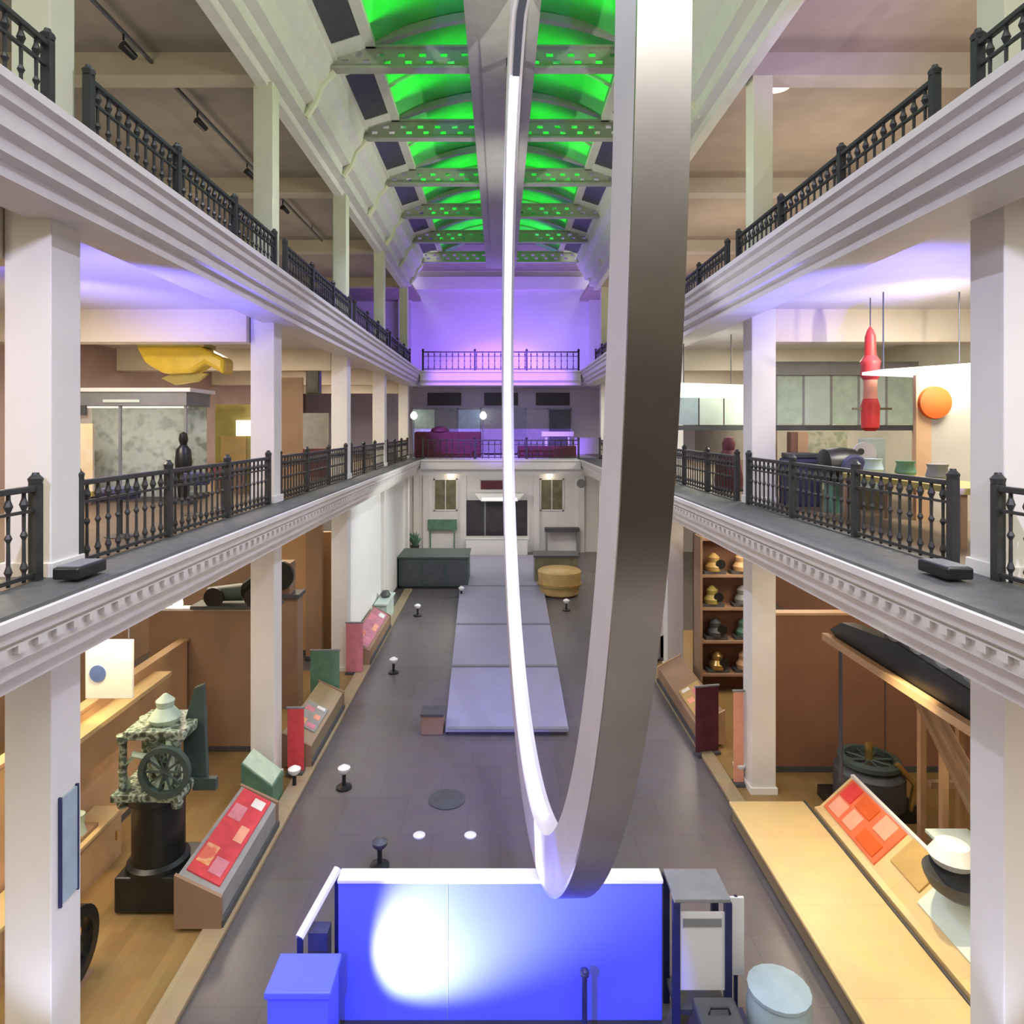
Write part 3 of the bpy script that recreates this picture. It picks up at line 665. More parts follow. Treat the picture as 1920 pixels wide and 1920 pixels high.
# white canopy on posts
cp = thing('timber_frame', 'timber frame with a white boat-shaped top beside the nearest right column', 'exhibit', (7.28, 11.0, .03))
B().prism([(-.62, 3.05), (-.5, 2.85), (-.2, 2.62), (.5, 2.6), (.75, 2.9), (.75, 3.12), (-.2, 3.15)], 'Y', -.35, .35).build('canopy', 'whiteg', cp, bevel=.03)
B().bb(.3, .72, -.36, .36, 2.3, 2.6).build('dark_head', 'maroon', cp)
for x, y in ((-.15, -.28), (.5, -.28), (-.15, .28), (.5, .28)): B().bb(x-.05, x+.05, y-.05, y+.05, 0, 2.62).build('post', 'tan', cp)
B().bb(-.2, .55, -.05, .05, 1.35, 1.45).build('cross_bar', 'brown2', cp)
# between second and third right columns
cb = thing('tall_cabinet', 'tall brown cabinet with goods, between the second and third right columns', 'cabinet', (6.35, 18.6, .03))
B().bb(-.9, .9, .19, .25, 0, 4.3).build('back', 'brown', cb)
for x in (-.9, .86): B().bb(x, x+.06, -.45, .25, 0, 4.3).build('side', 'brown2', cb)
for z in (.5, 1.4, 2.3, 3.2, 4.2): B().bb(-.88, .88, -.42, .2, z, z+.06).build('shelf', 'brown2', cb)
mods = ['gold', 'tan', 'olive_yellow', 'slate', 'charcoal', 'green_mid', 'brass', 'tan']
for i, (x, z) in enumerate(((-.45, 3.26), (.3, 3.26), (-.5, 2.36), (.35, 2.36), (-.4, 1.46), (.4, 1.46), (-.35, .56), (.4, .56))):
    col_ = ['gold squat', 'tan squat', 'olive', 'slate grey', 'charcoal', 'green', 'brass-coloured', 'tan lower'][i]
    sd = 'left' if i % 2 == 0 else 'right'; lv = ['top', 'second', 'third', 'lowest'][i//2]
    o = thing('model_machine', f'{col_} model machine at the {sd} of the {lv} cabinet shelf', 'model', (6.35+x, 18.44, .032+z))
    B().bb(-.3, .3, -.15, .15, 0, .08).build('base', 'charcoal', o)
    B().lathe([(.2, .08), (.22, .2), (.14, .32), (.16, .45), (.04, .56)], n=14).build('body', mods[i], o, smooth=True)
    B().lathe([(.06, -.2), (.13, -.2), (.13, -.16), (.06, -.16)], (.14, 0, .28), 14, 'Y').build('wheel', 'black', o)
banner('upright_panel', 'dark red upright panel left of the second right column', 4.62, 14.9, .03, .55, 1.5, 'maroon', ry=.2)
banner('upright_panel', 'red and white upright panel against the second right column', 4.86, 13.6, .03, .2, 1.9, 'salmon')
reading_rail('low yellow-edged reading rail on the right beyond the second column', 4.5, 15.2, 19.0, 1, .6, .4, .75, 'gold', 'brown2', 'tan', (.1, .5), .09)
reading_rail('pink reading rail on the right beyond the third column', 4.5, 20.8, 26.0, 1, .6, .4, .75, 'plum', 'slate', 'slate', (.05, .95), .09)
panel_wall('partition', 'cream partition beyond the third right column', 5.0, 5.12, 20.8, 27.5, .03, 5.0, 'house')

# ------------------------------------------------------------------ hall end
dg = thing('display_cabinet', 'long dark green cabinet at the far left of the hall floor', 'cabinet', (-3.02, 30.3, 0))
B().bb(-1.6, 1.55, 0, 2.2, .1, 1.38).build('body', 'green_dark', dg, bevel=.03); B().bb(-1.65, 1.6, -.05, 2.25, 1.38, 1.45).build('top', 'green_dark', dg)
for x in (-1.0, 0, 1.0): B().bb(x-.45, x+.45, -.02, 0, .2, 1.3).build('front_panel', 'charcoal', dg)
B().bb(-1.55, 1.5, .03, 2.1, 0, .1).build('plinth', 'black', dg)
gd = thing('round_drum', 'round golden drum at the far right of the hall floor', 'exhibit', (2.6, 29.3, 0))
B().lathe([(.72, 0), (.85, .1), (.95, .9), (.95, 1.05), (.85, 1.12), (.001, 1.14)], n=32).build('drum', 'gold', gd, smooth=True)
B().lathe([(.96, .45), (.99, .46), (.99, .54), (.96, .55)], n=32).build('hoop', 'brass', gd, smooth=True)
dl = thing('dark_stall', 'dark olive stall behind the golden drum', 'stall', (2.6, 31.0, 0))
B().bb(-1.0, 1.0, 0, 1.2, 0, 1.3).build('body', 'olive', dl); B().bb(-1.05, 1.05, -.05, 1.25, 1.3, 1.38).build('top', 'charcoal', dl)
ct = thing('white_counter', 'white counter before the dark doorway at the end of the hall', 'counter', (-.2, 37.9, 0))
B().bb(-1.75, 1.75, 0, .7, 0, 1.0).build('body', 'house', ct); B().bb(-1.8, 1.8, -.05, .75, 1.0, 1.06).build('top', 'whiteg', ct)
yb = BACK
d1 = struct(B().bb(-2.0, 1.6, yb-.04, yb+.02, 0, 3.05).build('door_1', 'dark'))
B().bb(-.95, -.85, yb-.08, yb-.03, 0, 3.05).build('mullion', 'slate', d1); B().bb(.65, .75, yb-.08, yb-.03, 0, 3.05).build('mullion', 'slate', d1)
B().bb(-2.12, -2.0, yb-.1, yb, 0, 3.15).build('jamb', 'white', d1); B().bb(1.6, 1.72, yb-.1, yb, 0, 3.15).build('jamb', 'white', d1)
for i, x0 in enumerate((-3.86, 2.42)):
    w = struct(B().bb(x0, x0+1.25, yb-.03, yb+.02, 2.5, 4.25).build(f'window_{60+i}', 'olive'))
    for a, b_, c_, d_ in ((x0-.08, x0, 2.42, 4.33), (x0+1.25, x0+1.33, 2.42, 4.33), (x0-.08, x0+1.33, 2.42, 2.5), (x0-.08, x0+1.33, 4.25, 4.33), (x0+.60, x0+.65, 2.5, 4.25)):
        B().bb(a, b_, yb-.08, yb, c_, d_).build('window_frame', 'house', w)
for i, x in enumerate((-5.1, -4.55, -2.35, 1.95, 4.6)):
    struct(B().bb(x, x+.35, yb-.22, yb, 0, 4.5).build(f'trim_{120+i}', 'house'))
cn = thing('canopy', 'white lit canopy over the doorway at the hall end', 'canopy', (-.05, yb-.02, 3.08))
B().prism([(-1.45, .45), (-1.05, 0), (1.05, 0), (1.45, .45)], 'Y', -.9, 0).build('shell', 'whiteg', cn); B().bb(-1.0, 1.0, -.92, -.90, .05, .2).build('lit_edge', 'panel_light', cn)
sb = thing('sign_board', 'dark sign board above the lit canopy at the hall end', 'sign', (-.2, yb-.06, 3.7))
B().bb(-.95, .95, -.04, .04, 0, .5).build('board', 'maroon', sb); B().bb(-1.0, 1.0, -.05, .05, .5, .55).build('frame', 'slate', sb)
for x, sd in ((-2.92, 'left'), (2.9, 'right')):
    l = thing('wall_lamp', f'glowing wall lamp above the {sd} olive window at the hall end', 'lamp', (x, yb-.02, 4.45), group='lamps over the end windows')
    B().bb(-.06, .06, -.2, 0, -.03, .03).build('arm', 'brass', l); B().lathe([(.05, -.12), (.16, -.05), (.18, .1), (.1, .22), (.02, .26)], (0, -.26, 0), 12).build('shade', 'lamp_warm', l, smooth=True)
gs = thing('sign_board', 'green sign board under the left olive window at the hall end', 'sign', (-3.4, yb-.3, 0))
B().bb(-.85, .85, -.04, .04, 1.35, 1.95).build('board', 'green_mid', gs)
for x in (-.7, .7): B().bb(x-.04, x+.04, -.04, .04, 0, 1.35).build('leg', 'green_mid', gs)
ds = thing('dark_bench', 'narrow dark bench under the right olive window at the hall end', 'bench', (3.6, yb-.5, 0))
B().bb(-1.0, 1.0, -.25, .25, 1.3, 1.5).build('seat', 'charcoal', ds)
for x in (-.9, .9): B().bb(x-.05, x+.05, -.2, .2, 0, 1.3).build('leg', 'slate', ds)
pp = thing('potted_plant', 'small potted plant against the left pilaster at the hall end', 'plant', (-4.95, yb-.75, 0))
B().lathe([(.2, 0), (.26, .5), (.28, .52), (.2, .5)], n=14).build('pot', 'charcoal', pp, smooth=True)
lf = B()
for i in range(26):
    a = random.random()*2*PI; t = random.uniform(.2, .5); h = random.uniform(.8, 1.35)
    lf.tube([(0, 0, .45), (.5*t*math.cos(a), .5*t*math.sin(a), h*.8), (t*math.cos(a), t*math.sin(a), h)], [.02, .06, .004], 5)
lf.build('foliage', 'green_mid', pp)
tag(B().lathe([(.001, -.05), (.26, -.05), (.26, 0), (.001, 0)], (0, 0, 0), 20, 'Y').build('wall_clock', 'slate', loc=(4.75, yb-.22, 4.05)), 'small round dark clock high at the right of the hall end', 'clock')

# ------------------------------------------------------------------ middle level, back wall behind the bridge
for i, x in enumerate((-4.3, -.95, 2.1)):
    struct(B().bb(x, x+2.0, yb-.04, yb+.02, EYE+1.35, EYE+2.1).build(f'window_{70+i}', 'dark'))
gl = thing('glass_screen', 'grey-green glazed screen behind the bridge balustrade', 'screen', (0, BACK-1.2, G1))
for i in range(7):
    B().bb(-5.0+i*1.3, -3.75+i*1.3, -.02, .02, .1, 2.6).build('pane', ['green_pale', 'slate', 'teal', 'midgrey', 'slate', 'midgrey', 'charcoal'][i], gl)
for i in range(8): B().bb(-5.06+i*1.3, -5.0+i*1.3, -.04, .04, 0, 2.7).build('mullion', 'slate', gl)
B().bb(-5.06, 4.1, -.04, .04, 2.6, 2.7).build('head', 'slate', gl)
for px, lab in ((776, 'left one of the two small white lamps behind the bridge balustrade'), (906, 'right one of the two small white lamps behind the bridge balustrade')):
    x, y, z = at(px, 780, 37.6)
    l = thing('globe_lamp', lab, 'lamp', (x, y, G1), group='lamps behind the bridge balustrade')
    B().lathe([(.14, 0), (.14, .04), (.025, .08), (.025, z-G1-.2)], n=10).build('stand', 'slate', l); B().lathe([(.04, z-G1-.2), (.17, z-G1-.1), (.2, z-G1+.05), (.1, z-G1+.22), (.001, z-G1+.26)], n=14).build('globe', 'lamp_cool', l, smooth=True)
dr = thing('draped_display', 'dark red draped display behind the left half of the bridge balustrade', 'display', (-2.75, L_END+1.5, G1))
B().bb(-1.7, 1.75, 0, .8, 0, 1.35).build('body', 'maroon', dr, bevel=.08); B().lathe([(.5, 1.35), (.45, 1.5), (.2, 1.62), (.001, 1.65)], (-.4, .4, 0), 18).build('mound', 'maroon', dr, smooth=True)
tag(B().bb(.9, 3.9, 0, .5, 0, .62).build('long_box', 'maroon', loc=(0, L_END+1.2, G1), bevel=.05), 'low dark box behind the right half of the bridge balustrade', 'box')
tag(B().bb(2.2, 3.9, 0, .4, 1.1, 1.35).bb(2.4, 2.5, .1, .3, 0, 1.1).bb(3.6, 3.7, .1, .3, 0, 1.1).build('pale_table', 'white', loc=(0, L_END+2.4, G1)), 'pale narrow table at the right end of the bridge', 'table')

# ------------------------------------------------------------------ middle gallery, left
sc_ = thing('showcase', 'lit glass showcase with a leafy green backdrop in the left middle gallery', 'showcase', (-7.75, 14.2, G1))
w = 1.25
B().bb(-w, w, .5, .56, .12, 2.0).build('backdrop', 'mintgraph', sc_)
B().bb(-w-.05, w+.05, -.45, .6, 0, .12).build('base', 'charcoal', sc_)
B().bb(-w-.05, w+.05, -.5, .62, 2.0, 2.28).build('header', 'slate', sc_)
B().bb(-w-.1, w+.15, -.55, .66, 2.28, 2.36).build('roof', 'whiteg', sc_)
B().bb(-w, w, -.42, -.40, .12, 2.0).build('front_glass', 'glass', sc_); B().bb(w, w+.02, -.42, .5, .12, 2.0).build('side_glass', 'glass', sc_)
for x in (-w, -.1, w): B().bb(x-.025, x+.025, -.45, -.40, .12, 2.0).build('mullion', 'slate', sc_)
B().bb(-w-.0, -.75, -.53, -.49, 1.80, 2.0).build('label_plate', 'charcoal', sc_); B().bb(-.4, .35, -.53, -.5, 2.06, 2.12).build('label_plate', 'mint', sc_)
B().bb(-1.1, 1.1, -.1, .0, 1.96, 1.995).build('case_lamp', 'panel_light', sc_)
cpn = thing('poster_panel', 'cream poster panel with brown figures at the left end of the showcase', 'panel', (-8.35, 13.0, G1))
B().bb(-.6, .42, -.03, .03, .3, 1.62).build('board', 'creamgraph', cpn); B().bb(-.6, .42, -.04, .04, .2, .3).build('lower_edge', 'olive_yellow', cpn)
for x in (-.5, .32): B().bb(x-.03, x+.03, -.03, .03, 0, .3).build('leg', 'brown2', cpn)
fg = thing('dark_figure', 'slim dark statue-like exhibit right of the glass showcase', 'exhibit', (-6.32, 13.3, G1))
B().lathe([(.18, 0), (.18, .1), (.1, .16), (.13, .5), (.16, .85), (.14, 1.1), (.06, 1.2), (.09, 1.3), (.07, 1.42), (.001, 1.46)], n=16).build('body', 'black', fg, smooth=True); B().bb(-.2, .2, -.2, .2, 0, .1).build('plinth', 'charcoal', fg)
hull = thing('hanging_hull', 'yellow boat-shaped exhibit hanging under the left middle ceiling', 'exhibit', (-6.9, 14.6, EYE+1.15))
poly = [(-.95, .62), (-.75, .25), (-.35, .02), (.25, .05), (.55, .25), (.95, .0), (.98, .35), (.45, .62)]
B().prism(poly, 'Y', -.28, .28).build('hull', 'yellow', hull, bevel=.08)
B().bb(-.9, .55, -.3, .3, .60, .70).build('deck', 'olive_yellow', hull, bevel=.02)
B().prism([(-.5, -.06), (-.2, -.2), (.3, -.12), (.5, .05), (.2, .04), (-.3, .02)], 'Y', -.06, .06).build('keel', 'olive_yellow', hull)
for x in (-.6, .4): B().cyl((x, 0, .7), (x, 0, .52+.9), .012, n=6).build('wire', 'wire', hull)
br = thing('exhibit_booth', 'ochre booth with a lit screen left of the second column, middle level', 'booth', (-6.05, 15.6, G1))
B().bb(-.75, .55, .3, .36, 0, 2.1).build('back_wall', 'olive_yellow', br); B().bb(-.6, .0, .25, .3, .75, 1.35).build('picture', 'gold', br)
B().bb(-.22, .3, .22, .28, 1.35, 1.72).build('screen', 'screen', br, label='bright lit screen')
B().bb(-.7, .1, -.1, .25, .55, .68).build('desk', 'brown2', br); B().bb(-.62, 0, -.05, .2, 0, .55).build('desk_base', 'brown2', br)
B().bb(.42, .5, .2, .28, .0, 2.0).build('post', 'yellow', br)
dwp = thing('information_panel', 'tall brown and grey panel beyond the second left column, middle level', 'panel', (-6.4, 20.6, G1))
B().bb(-.95, .3, 0, .06, 0, 3.1).build('board', 'brown2', dwp); B().bb(.3, 1.1, 0, .06, .9, 2.0).build('grey_picture', 'midgrey', dwp); B().bb(.3, 1.1, 0, .06, 0, .9).build('lower_board', 'maroon', dwp)
spk = thing('hanging_loudspeaker', 'black loudspeaker high beside the third left column, middle level', 'loudspeaker', (-5.65, 20.2, EYE+1.05))
B().bb(-.2, .2, -.15, .15, 0, .8).build('cabinet', 'black', spk, bevel=.02); B().lathe([(.14, -.17), (.10, -.15), (.001, -.14)], (0, 0, .25), 16, 'Y').build('cone', 'charcoal', spk); B().bb(-.03, .03, -.03, .03, .8, 1.33).build('bracket', 'slate', spk)
# items standing by the left balustrade
for (px, Y, h, r_, m, lab) in ((322, 9.3, 1.0, .24, 'navycloth', 'navy upholstered stool behind the left balustrade, nearest of three'), (437, 11.6, 1.05, .22, 'navycloth', 'navy upholstered stool behind the left balustrade before the second column'), (490, 12.7, 1.1, .2, 'maroon', 'dark plum stool close to the second left column'),):
    x = -5.3
    o = thing('stool', lab, 'stool', (x, Y, G1))
    B().lathe([(r_, .55), (r_+.03, .65), (r_, h-.3), (.1, h-.28)], n=16).build('seat', m, o, smooth=True); B().lathe([(.03, .05), (.03, .56)], n=8).build('stem', 'charcoal', o); B().lathe([(.2, 0), (.2, .03), (.03, .06)], n=14).build('foot', 'charcoal', o)

# ------------------------------------------------------------------ middle gallery, right
rk = thing('hanging_rocket', 'tall slim red rocket-like exhibit hanging at the right middle gallery', 'exhibit', (6.66, 12.0, EYE-.05))
B().lathe([(.09, 0), (.15, .06), (.16, .45), (.12, .58)], n=18).build('tail', 'crimson', rk, smooth=True)
B().lathe([(.12, .58), (.11, .8), (.115, .92)], n=18).build('waist', 'salmon', rk, smooth=True, label='pale salmon middle band')
B().lathe([(.115, .92), (.17, 1.0), (.15, 1.15), (.17, 1.25), (.10, 1.36)], n=18).build('shoulder', 'red', rk, smooth=True)
B().lathe([(.10, 1.36), (.09, 1.7), (.05, 1.82), (.001, 1.9)], n=18).build('nose', 'crimson', rk, smooth=True)
B().cyl((0, 0, 1.88), (0, 0, 2.4), .01, n=6).build('wire', 'wire', rk)
B().bb(-.32, .38, -.02, .02, .38, .42).build('cross_arm', 'olive', rk)
gsn = thing('glazed_gallery', 'pale green glazed screen with a dark lower rail in the right middle gallery', 'screen', (7.55, 15.0, G1))
for i in range(5):
    B().bb(-1.35+i*.62, -.75+i*.62, -.02, .02, 1.62, 2.72).build('pane', 'mint' if i % 2 else 'green_pale', gsn)
for i in range(6): B().bb(-1.38+i*.62, -1.33+i*.62, -.03, .03, 1.55, 2.78).build('mullion', 'midgrey', gsn)
B().bb(-1.4, 1.8, -.06, .06, 1.48, 1.60).build('lower_rail', 'charcoal', gsn); B().bb(-1.4, 1.8, -.1, .1, 2.72, 3.02).build('head_band', 'midgrey', gsn)
for x in (-1.38, 1.78): B().bb(x-.04, x+.04, -.05, .05, 0, 1.5).build('post', 'brown2', gsn)
gsn2 = thing('glazed_gallery', 'grey-green glazed screen left of the second right column, middle level', 'screen', (5.6, 17.6, G1))
for i in range(3): B().bb(-1.0+i*.66, -.38+i*.66, -.02, .02, 1.62, 2.45).build('pane', 'mint' if i != 0 else 'teal', gsn2)
B().bb(-1.05, 1.0, -.05, .05, 1.48, 1.6).build('lower_rail', 'charcoal', gsn2); B().bb(-1.05, 1.0, -.08, .08, 2.45, 2.6).build('head_band', 'midgrey', gsn2)
for x in (-1.02, .97): B().bb(x-.04, x+.04, -.05, .05, 0, 1.5).build('post', 'brown2', gsn2)
for x, y, z, w, h, lab in ((7.8, 14.2, 1.88, 3.2, .2, 'upper grey duct crossing the right middle ceiling'),):
    d = thing('ceiling_duct', lab, 'duct', (x, y, EYE+z)); B().bb(-w/2, w/2, -.2, .2, 0, h).build('duct', 'midgrey', d)
    for xx in (-w/2+.3, w/2-.3): B().cyl((xx, 0, h), (xx, 0, 2.38-z), .015, n=6).build('hanger', 'wire', d)
pst = thing('orange_post', 'orange-brown display post right of the second column, middle level', 'post', (6.35, 14.3, G1))
B().bb(-.16, -.02, -.1, .1, 0, 1.45).build('dark_side', 'brown', pst); B().bb(-.02, .2, -.12, .12, 0, 1.45).build('board', 'tan', pst)
svp = thing('picture_wall', 'sage green picture wall behind the black drum, right middle gallery', 'panel', (7.05, 14.5, G1))
B().bb(-.5, .5, 0, .05, .2, 1.46).build('board', 'sage', svp); B().bb(-.5, .5, -.05, .1, 0, .2).build('plinth', 'brown2', svp)
blk = thing('black_drum', 'big black round drum with a navy face in the right middle gallery', 'exhibit', (6.1, 12.0, G1))
B().lathe([(.2, -.3), (.30, -.26), (.34, 0), (.30, .26), (.2, .3)], (-.02, 0, .86), 24, 'X').build('drum', 'black', blk, smooth=True)
B().lathe([(.001, -.37), (.2, -.37), (.24, -.33), (.001, -.32)], (.1, 0, .83), 20, 'Y').build('face', 'navycloth', blk, smooth=True)
B().bb(-.2, .2, -.15, .15, 0, .6).build('stand', 'green_mid', blk)
mtd = thing('white_dial', 'white dial instrument with a mint panel right of the black drum', 'exhibit', (6.95, 12.4, G1))
B().bb(-.28, .22, .0, .05, .4, 1.35).build('panel', 'mint', mtd, bevel=.05); B().lathe([(.001, -.06), (.22, -.06), (.22, .0), (.001, .0)], (-.2, 0, 1.05), 20, 'Y').build('dial', 'whiteg', mtd)
B().lathe([(.001, -.08), (.06, -.08), (.06, -.06), (.001, -.06)], (-.28, 0, 1.1), 12, 'Y').build('dial_hub', 'charcoal', mtd); B().bb(-.1, -.03, -.05, 0, .55, .85).build('slot', 'charcoal', mtd)
B().bb(-.25, .2, -.12, .18, 0, .4).build('base', 'olive', mtd)
tpn = thing('tall_screen', 'tall olive and cream screen carrying the orange disc, right middle gallery', 'screen', (7.35, 10.9, G1))
B().bb(-.55, -.3, 0, .08, 0, 2.4).build('cream_post', 'tan', tpn); B().bb(-.3, .45, .02, .07, 0, 2.4).build('panel', 'olive_light' if 'olive_light' in M else 'wall_right', tpn); B().bb(.45, .7, 0, .1, 0, 2.6).build('white_post', 'whiteg', tpn)
tag(B().lathe([(.001, -.06), (.26, -.06), (.27, 0), (.001, 0)], (0, 0, 0), 28, 'Y').build('mounted_disc', 'orange', loc=(7.09, 10.9, EYE+.42), smooth=False), 'round orange disc mounted on the tall olive screen', 'disc')
lb = thing('hanging_light_box', 'bright white slanted light box above the orange disc', 'light', (7.35, 11.4, EYE+.88))
B().prism([(-1.0, .05), (.7, -.02), (.7, .22), (-1.0, .10)], 'Y', -.3, .3).build('box', 'panel_light', lb)
for x in (-.8, .5): B().cyl((x, 0, .1), (x, 0, 1.45), .012, n=6).build('wire', 'wire', lb)
lb2 = thing('hanging_light_box', 'bright white light box left of the second right column', 'light', (5.35, 16.9, EYE+.78))
B().prism([(-1.1, .02), (.9, -.02), (.9, .30), (-1.1, .36)], 'Y', -.3, .3).build('box', 'panel_light', lb2)
for x in (-.7, .5): B().cyl((x, 0, .3), (x, 0, 1.6), .012, n=6).build('wire', 'wire', lb2)
cas = thing('console', 'dark blue console close behind the second right column', 'console', (5.88, 13.1, G1))
B().bb(-.3, .3, -.3, .3, 0, .95).build('body', 'navycloth', cas, bevel=.06); B().bb(-.28, .28, -.28, .2, .95, 1.05).build('top', 'charcoal', cas, bevel=.02)
prs = thing('dark_stand', 'dark plum clothed stand left of the second right column, middle level', 'stand', (5.55, 16.2, G1))
B().lathe([(.32, 0), (.34, .3), (.26, .85), (.14, 1.0), (.16, 1.15), (.1, 1.3), (.001, 1.34)], n=18).build('body', 'maroon', prs, smooth=True); B().bb(-.3, .3, -.3, .3, 0, .08).build('plinth', 'charcoal', prs)
lt = thing('long_table', 'long brown-topped table behind the right balustrade', 'table', (6.1, 9.9, G1))
B().bb(-.35, .5, -1.6, 1.4, .70, .78).build('top', 'olive_yellow', lt); 
for x in (-.28, .42):
    for y in (-1.5, 1.3): B().bb(x-.04, x+.04, y-.04, y+.04, 0, .7).build('leg', 'brown2', lt)
for (dx, dy, m, lab) in ((0, 1.0, 'teal', 'teal pot on the long brown table, farthest from the camera'), (.1, .3, 'green_mid', 'green pot in the middle of the long brown table'), (0, -.6, 'slate', 'grey pot on the long brown table, nearest the camera')):
    tag(B().lathe([(.1, 0), (.15, .08), (.12, .2), (.14, .25), (.001, .24)], n=14).build('pot', m, loc=(6.1+dx, 9.9+dy, G1+.78), smooth=True), lab, 'pot')
# ledge floodlights
for x, y, sd in ((-4.25, 6.75, 'left'), (4.5, 6.75, 'right')):
    f = thing('floodlight', f'black floodlight lying on the {sd} ledge at the nearest column foot', 'floodlight', (x, y, G1+.015))
    B().bb(-.13, .13, -.24, .24, .03, .15).build('housing', 'black', f, bevel=.02); B().bb(-.11, .11, -.2, .2, .15, .158).build('lens', 'slate', f); B().bb(-.03, .03, -.1, .1, 0, .03).build('foot', 'black', f)

# ------------------------------------------------------------------ top gallery details
tr = thing('lighting_track', 'dark lighting track along the left top gallery ceiling', 'track', (-6.95, 8.0, EYE+7.3))
B().bb(-.03, .03, 0, 18, -.03, .03).build('rail', 'charcoal', tr)
for i in range(4): B().cyl((0, 1+i*5.2, .03), (0, 1+i*5.2, .2), .015, n=6).build('hanger', 'charcoal', tr)
for i, lab in enumerate(('nearest', 'second', 'third', 'fourth', 'fifth')):
    s_ = thing('track_spot', f'dark spot lamp on the left ceiling track, {lab} from the camera', 'spot lamp', (-6.95, 9.3+i*3.0, EYE+7.27), group='spot lamps on the left ceiling track')
    B().cyl((0, 0, 0), (0, 0, -.12), .02, n=8).build('stem', 'black', s_); B().cyl((0, -.05, -.22), (.1, .2, -.32), .09, .07, 12).build('head', 'black', s_, smooth=True)
wl = thing('ceiling_lamp', 'bright warm lamp under the right top gallery ceiling', 'lamp', at(1458, 150, 14.4))
B().lathe([(.001, -.2), (.26, -.16), (.36, 0), (.28, .1), (.05, .16)], n=18).build('globe', 'lamp_warm', wl, smooth=True); B().cyl((0, 0, .1), (0, 0, .05+(EYE+7.5-wl.location.z)), .015, n=6).build('stem', 'brass', wl)
wl2 = thing('ceiling_lamp', 'bright lamp at the far end of the left top gallery', 'lamp', at(682, 474, 29.5))
B().bb(-.35, .35, -.2, .2, -.12, .12).build('diffuser', 'lamp_warm', wl2, bevel=.03); B().cyl((0, 0, .12), (0, 0, EYE+7.5-wl2.location.z), .02, n=6).build('stem', 'brass', wl2)
hc = thing('hanging_cable', 'dark suspension cable hanging from the roof spine above the ring', 'cable', (.32, 14.6, 0))
x, y, z = at(955, 138, 14.6)
hc.location = (x, y, z)
B().cyl((0, 0, 0), (0, 0, EYE+8.09-z), .075, n=10).build('cable', 'wire', hc); B().cyl((0, 0, -.1), (0, 0, .12), .10, n=12).build('clamp', 'slate', hc)

# ------------------------------------------------------------------ light
def area(name, loc, direction, sx, sy, power, col, spread=180):
    l = bpy.data.lights.new(name, 'AREA'); l.shape = 'RECTANGLE'; l.size = sx; l.size_y = sy; l.energy = power; l.color = col; l.spread = math.radians(spread)
    o = bpy.data.objects.new(name, l); COL.objects.link(o); o.location = loc
    o.rotation_euler = Vector(direction).to_track_quat('-Z', 'Y').to_euler(); return o
def spot(name, loc, target, power, col, ang, blend=.3, r=.06):
    l = bpy.data.lights.new(name, 'SPOT'); l.energy = power; l.color = col; l.spot_size = math.radians(ang); l.spot_blend = blend; l.shadow_soft_size = r
    o = bpy.data.objects.new(name, l); COL.objects.link(o); o.location = loc
    o.rotation_euler = (Vector(target)-Vector(loc)).to_track_quat('-Z', 'Y').to_euler(); return o
def point(name, loc, power, col, r=.1):
    l = bpy.data.lights.new(name, 'POINT'); l.energy = power; l.color = col; l.shadow_soft_size = r
    o = bpy.data.objects.new(name, l); COL.objects.link(o); o.location = loc; return o

w = bpy.data.worlds.new('World'); SC.world = w; w.use_nodes = True
nt = w.node_tree; bg = nt.nodes['Background']
tc = nt.nodes.new('ShaderNodeTexCoord'); sx = nt.nodes.new('ShaderNodeSeparateXYZ'); rmp = nt.nodes.new('ShaderNodeValToRGB')
e = rmp.color_ramp.elements
e[0].position = .35; e[0].color = (.05, .04, .035, 1); e[1].position = .93; e[1].color = (4, 4, 4, 1)
q = e.new(.53); q.color = (.13, .105, .08, 1); q = e.new(.66); q.color = (.26, .25, .22, 1); q = e.new(.80); q.color = (.55, .55, .54, 1); q = e.new(.87); q.color = (3.2, 3.25, 3.3, 1)
m_ = nt.nodes.new('ShaderNodeMath'); m_.operation = 'MULTIPLY_ADD'; m_.inputs[1].default_value = .5; m_.inputs[2].default_value = .5
nt.links.new(tc.outputs['Generated'], sx.inputs[0]); nt.links.new(sx.outputs['Z'], m_.inputs[0]); nt.links.new(m_.outputs[0], rmp.inputs['Fac'])
nt.links.new(rmp.outputs['Color'], bg.inputs['Color']); bg.inputs['Strength'].default_value = 1.35

WARM = (1, .84, .62); NEUT = (1, .95, .88); LILAC = (.72, .71, 1.0); BLUE = (.055, .065, 1.0); PURP = (.30, .11, 1.0); GREEN = (.0, 1.0, .07)
# green floods above the girders
for y0, y1 in zip(YG, YG[1:]):
    ym = (y0+y1)/2
    for s in (-1, 1): area('green_flood', (s*1.75+.08, ym, EYE+8.95), (s*.1, 0, 1), 1.9, 2.6, 19, GREEN, 140)
# purple at the back
area('purple_flood', (-2.2, L_END+2.2, G2+.15), (0, .85, .8), 3.0, .5, 250, PURP)
area('purple_flood', (2.0, L_END+2.2, G2+.15), (0, .85, .8), 3.0, .5, 350, (.36, .24, 1))
spot('purple_spot', (0, 20, EYE+7.9), (0, 33, EYE+2.6), 24000, PURP, 31, .4)
# blue on the wall panel
spot('blue_spot', (-1.9, 1.6, 5.6), (-.42, 8.1, 1.15), 3200, BLUE, 35.5, .15)
spot('white_spot', (-1.98, 7.08, .06), (-.50, 8.1, 1.32), 2300, (.90, .93, 1.0), 60, 1.0)
spot('lilac_runway', (-1.0, 14.5, EYE+7.9), (0, 17.5, 0), 2400, (.25, .22, 1), 20, .6)
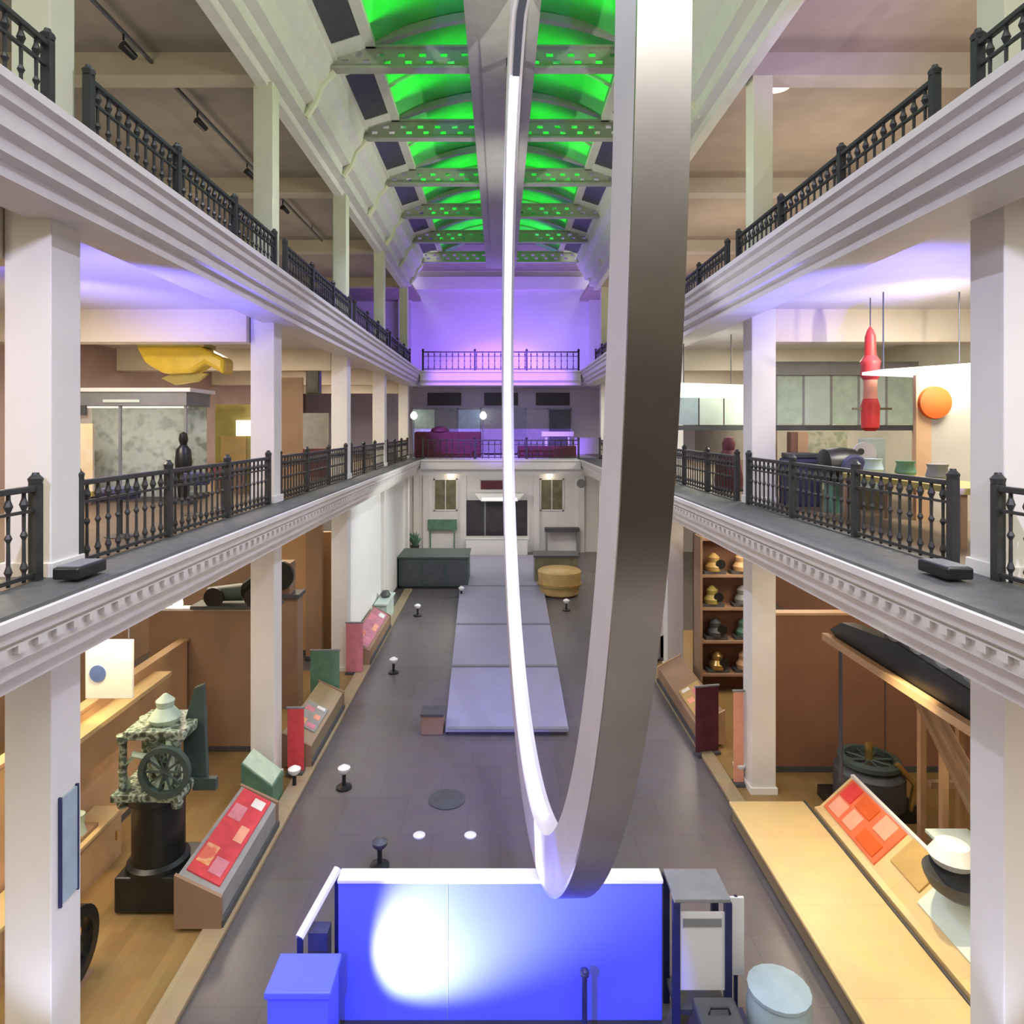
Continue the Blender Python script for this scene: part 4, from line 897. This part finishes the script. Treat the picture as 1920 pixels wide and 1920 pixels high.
# added cool lilac fill at girder height, without fixtures
for y in (9.0, 17.0, 25.0):
    for s in (-1, 1):
        spot('hall_fill', (s*3.3, y, EYE+8.0), (-s*3.5, y+3, 3.0), 1500 if y < 20 else 350, LILAC, 120, .8, .1)
# lilac uplights on the ledges, washing soffit and columns; plus added fills
for s, x in ((-1, -4.25), (1, 4.5)):
    spot('ledge_uplight', (s*5.4, 7.9, G1+.3), (s*5.6, 10.6, G2-.5), 2600 if s < 0 else 1800, (.17, .15, 1), 60, .8)
    spot('beam_fill', (s*7.2, 9.4, G1+2.2), (s*7.4, 13.3, G2-.75), 260 if s < 0 else 330, (1, .86, .62), 80, .8)  # added warm fill for the beam faces, no lamp there
    spot('column_fill', (s*3.5, .8, G2-.4), (s*5.0, 8.5, G1+1.6), 900, LILAC, 60, .8)  # added fill from the camera end, whitens the column fronts
    spot('column_uplight', (x, 5.9, .3), (s*4.8, 6.7, 3.2), 160, (.62, .68, 1), 60, .8)
# galleries
for s in (-1, 1):
    for i, y in enumerate((3.2, 10.0, 16.7, 23.3, 30)):
        area('ground_lamp', (s*7.2, y, G1-.56), (0, 0, -1), 2.0, 2.6, 190 if s > 0 else 175, WARM)
        area('middle_lamp', (s*7.6, y, G2-.56), (0, 0, -1), 1.6, 1.6, 300 if s < 0 else 300, WARM if s < 0 else (1, .93, .78))
        area('top_lamp', (s*8.4, y, G2+1.4), (-s*.15, 0, 1), 1.5, 3.0, 45 if s < 0 else 100, WARM)
spot('bench_spot', (5.2, 9.2, G1-.9), (5.0, 9.6, .3), 620, (1, .80, .48), 75, .7)
spot('tan_wall_spot', (-5.6, 10.2, G1-.9), (-7.0, 10.6, 1.4), 420, (1, .74, .42), 70, .8)
for s in (-1, 1):
    for y in (11.0, 19.0): spot('cornice_fill', (-s*4.5, y, G2+1.5), (s*4.3, y+2.5, EYE+7.9), 1100, (1, .97, .86), 62, .8)  # added fill that brightens the cornice, no lamp mounted there
spot('lilac_ceiling_spot', (5.6, 9.0, G2+1.2), (6.2, 12.6, EYE+7.5), 420, (.35, .2, 1), 50, .8)
spot('screen_wall_fill', (3.8, 23, G1-.3), (-4.7, 24.5, 2.6), 1500, (.93, 1, .96), 62, .7)  # added light to whiten the screen wall, without a fixture
# back bay
area('bay_lamp', (-2.6, 35.0, G1-.56), (0, .3, -1), 3, 2.0, 260, NEUT); area('bay_lamp', (2.6, 35.0, G1-.56), (0, .3, -1), 3, 2.0, 160, NEUT)
area('bridge_lamp', (0, 36.5, G2-.56), (0, 0, -1), 6, 1, 40, LILAC)

# ------------------------------------------------------------------ camera
cam = bpy.data.cameras.new('Camera'); co = bpy.data.objects.new('Camera', cam); COL.objects.link(co)
co.location = (0, 0, EYE); co.rotation_euler = (PI/2, 0, 0)
cam.sensor_width = 36; cam.lens = F/1920*36; cam.shift_x = 22/1920; cam.shift_y = -157/1920
cam.clip_start = .1; cam.clip_end = 200
SC.camera = co
SC.view_settings.view_transform = 'Standard'; SC.view_settings.look = 'None'; SC.view_settings.exposure = 0.0; SC.view_settings.gamma = 1.0
SC.view_settings.use_curve_mapping = False
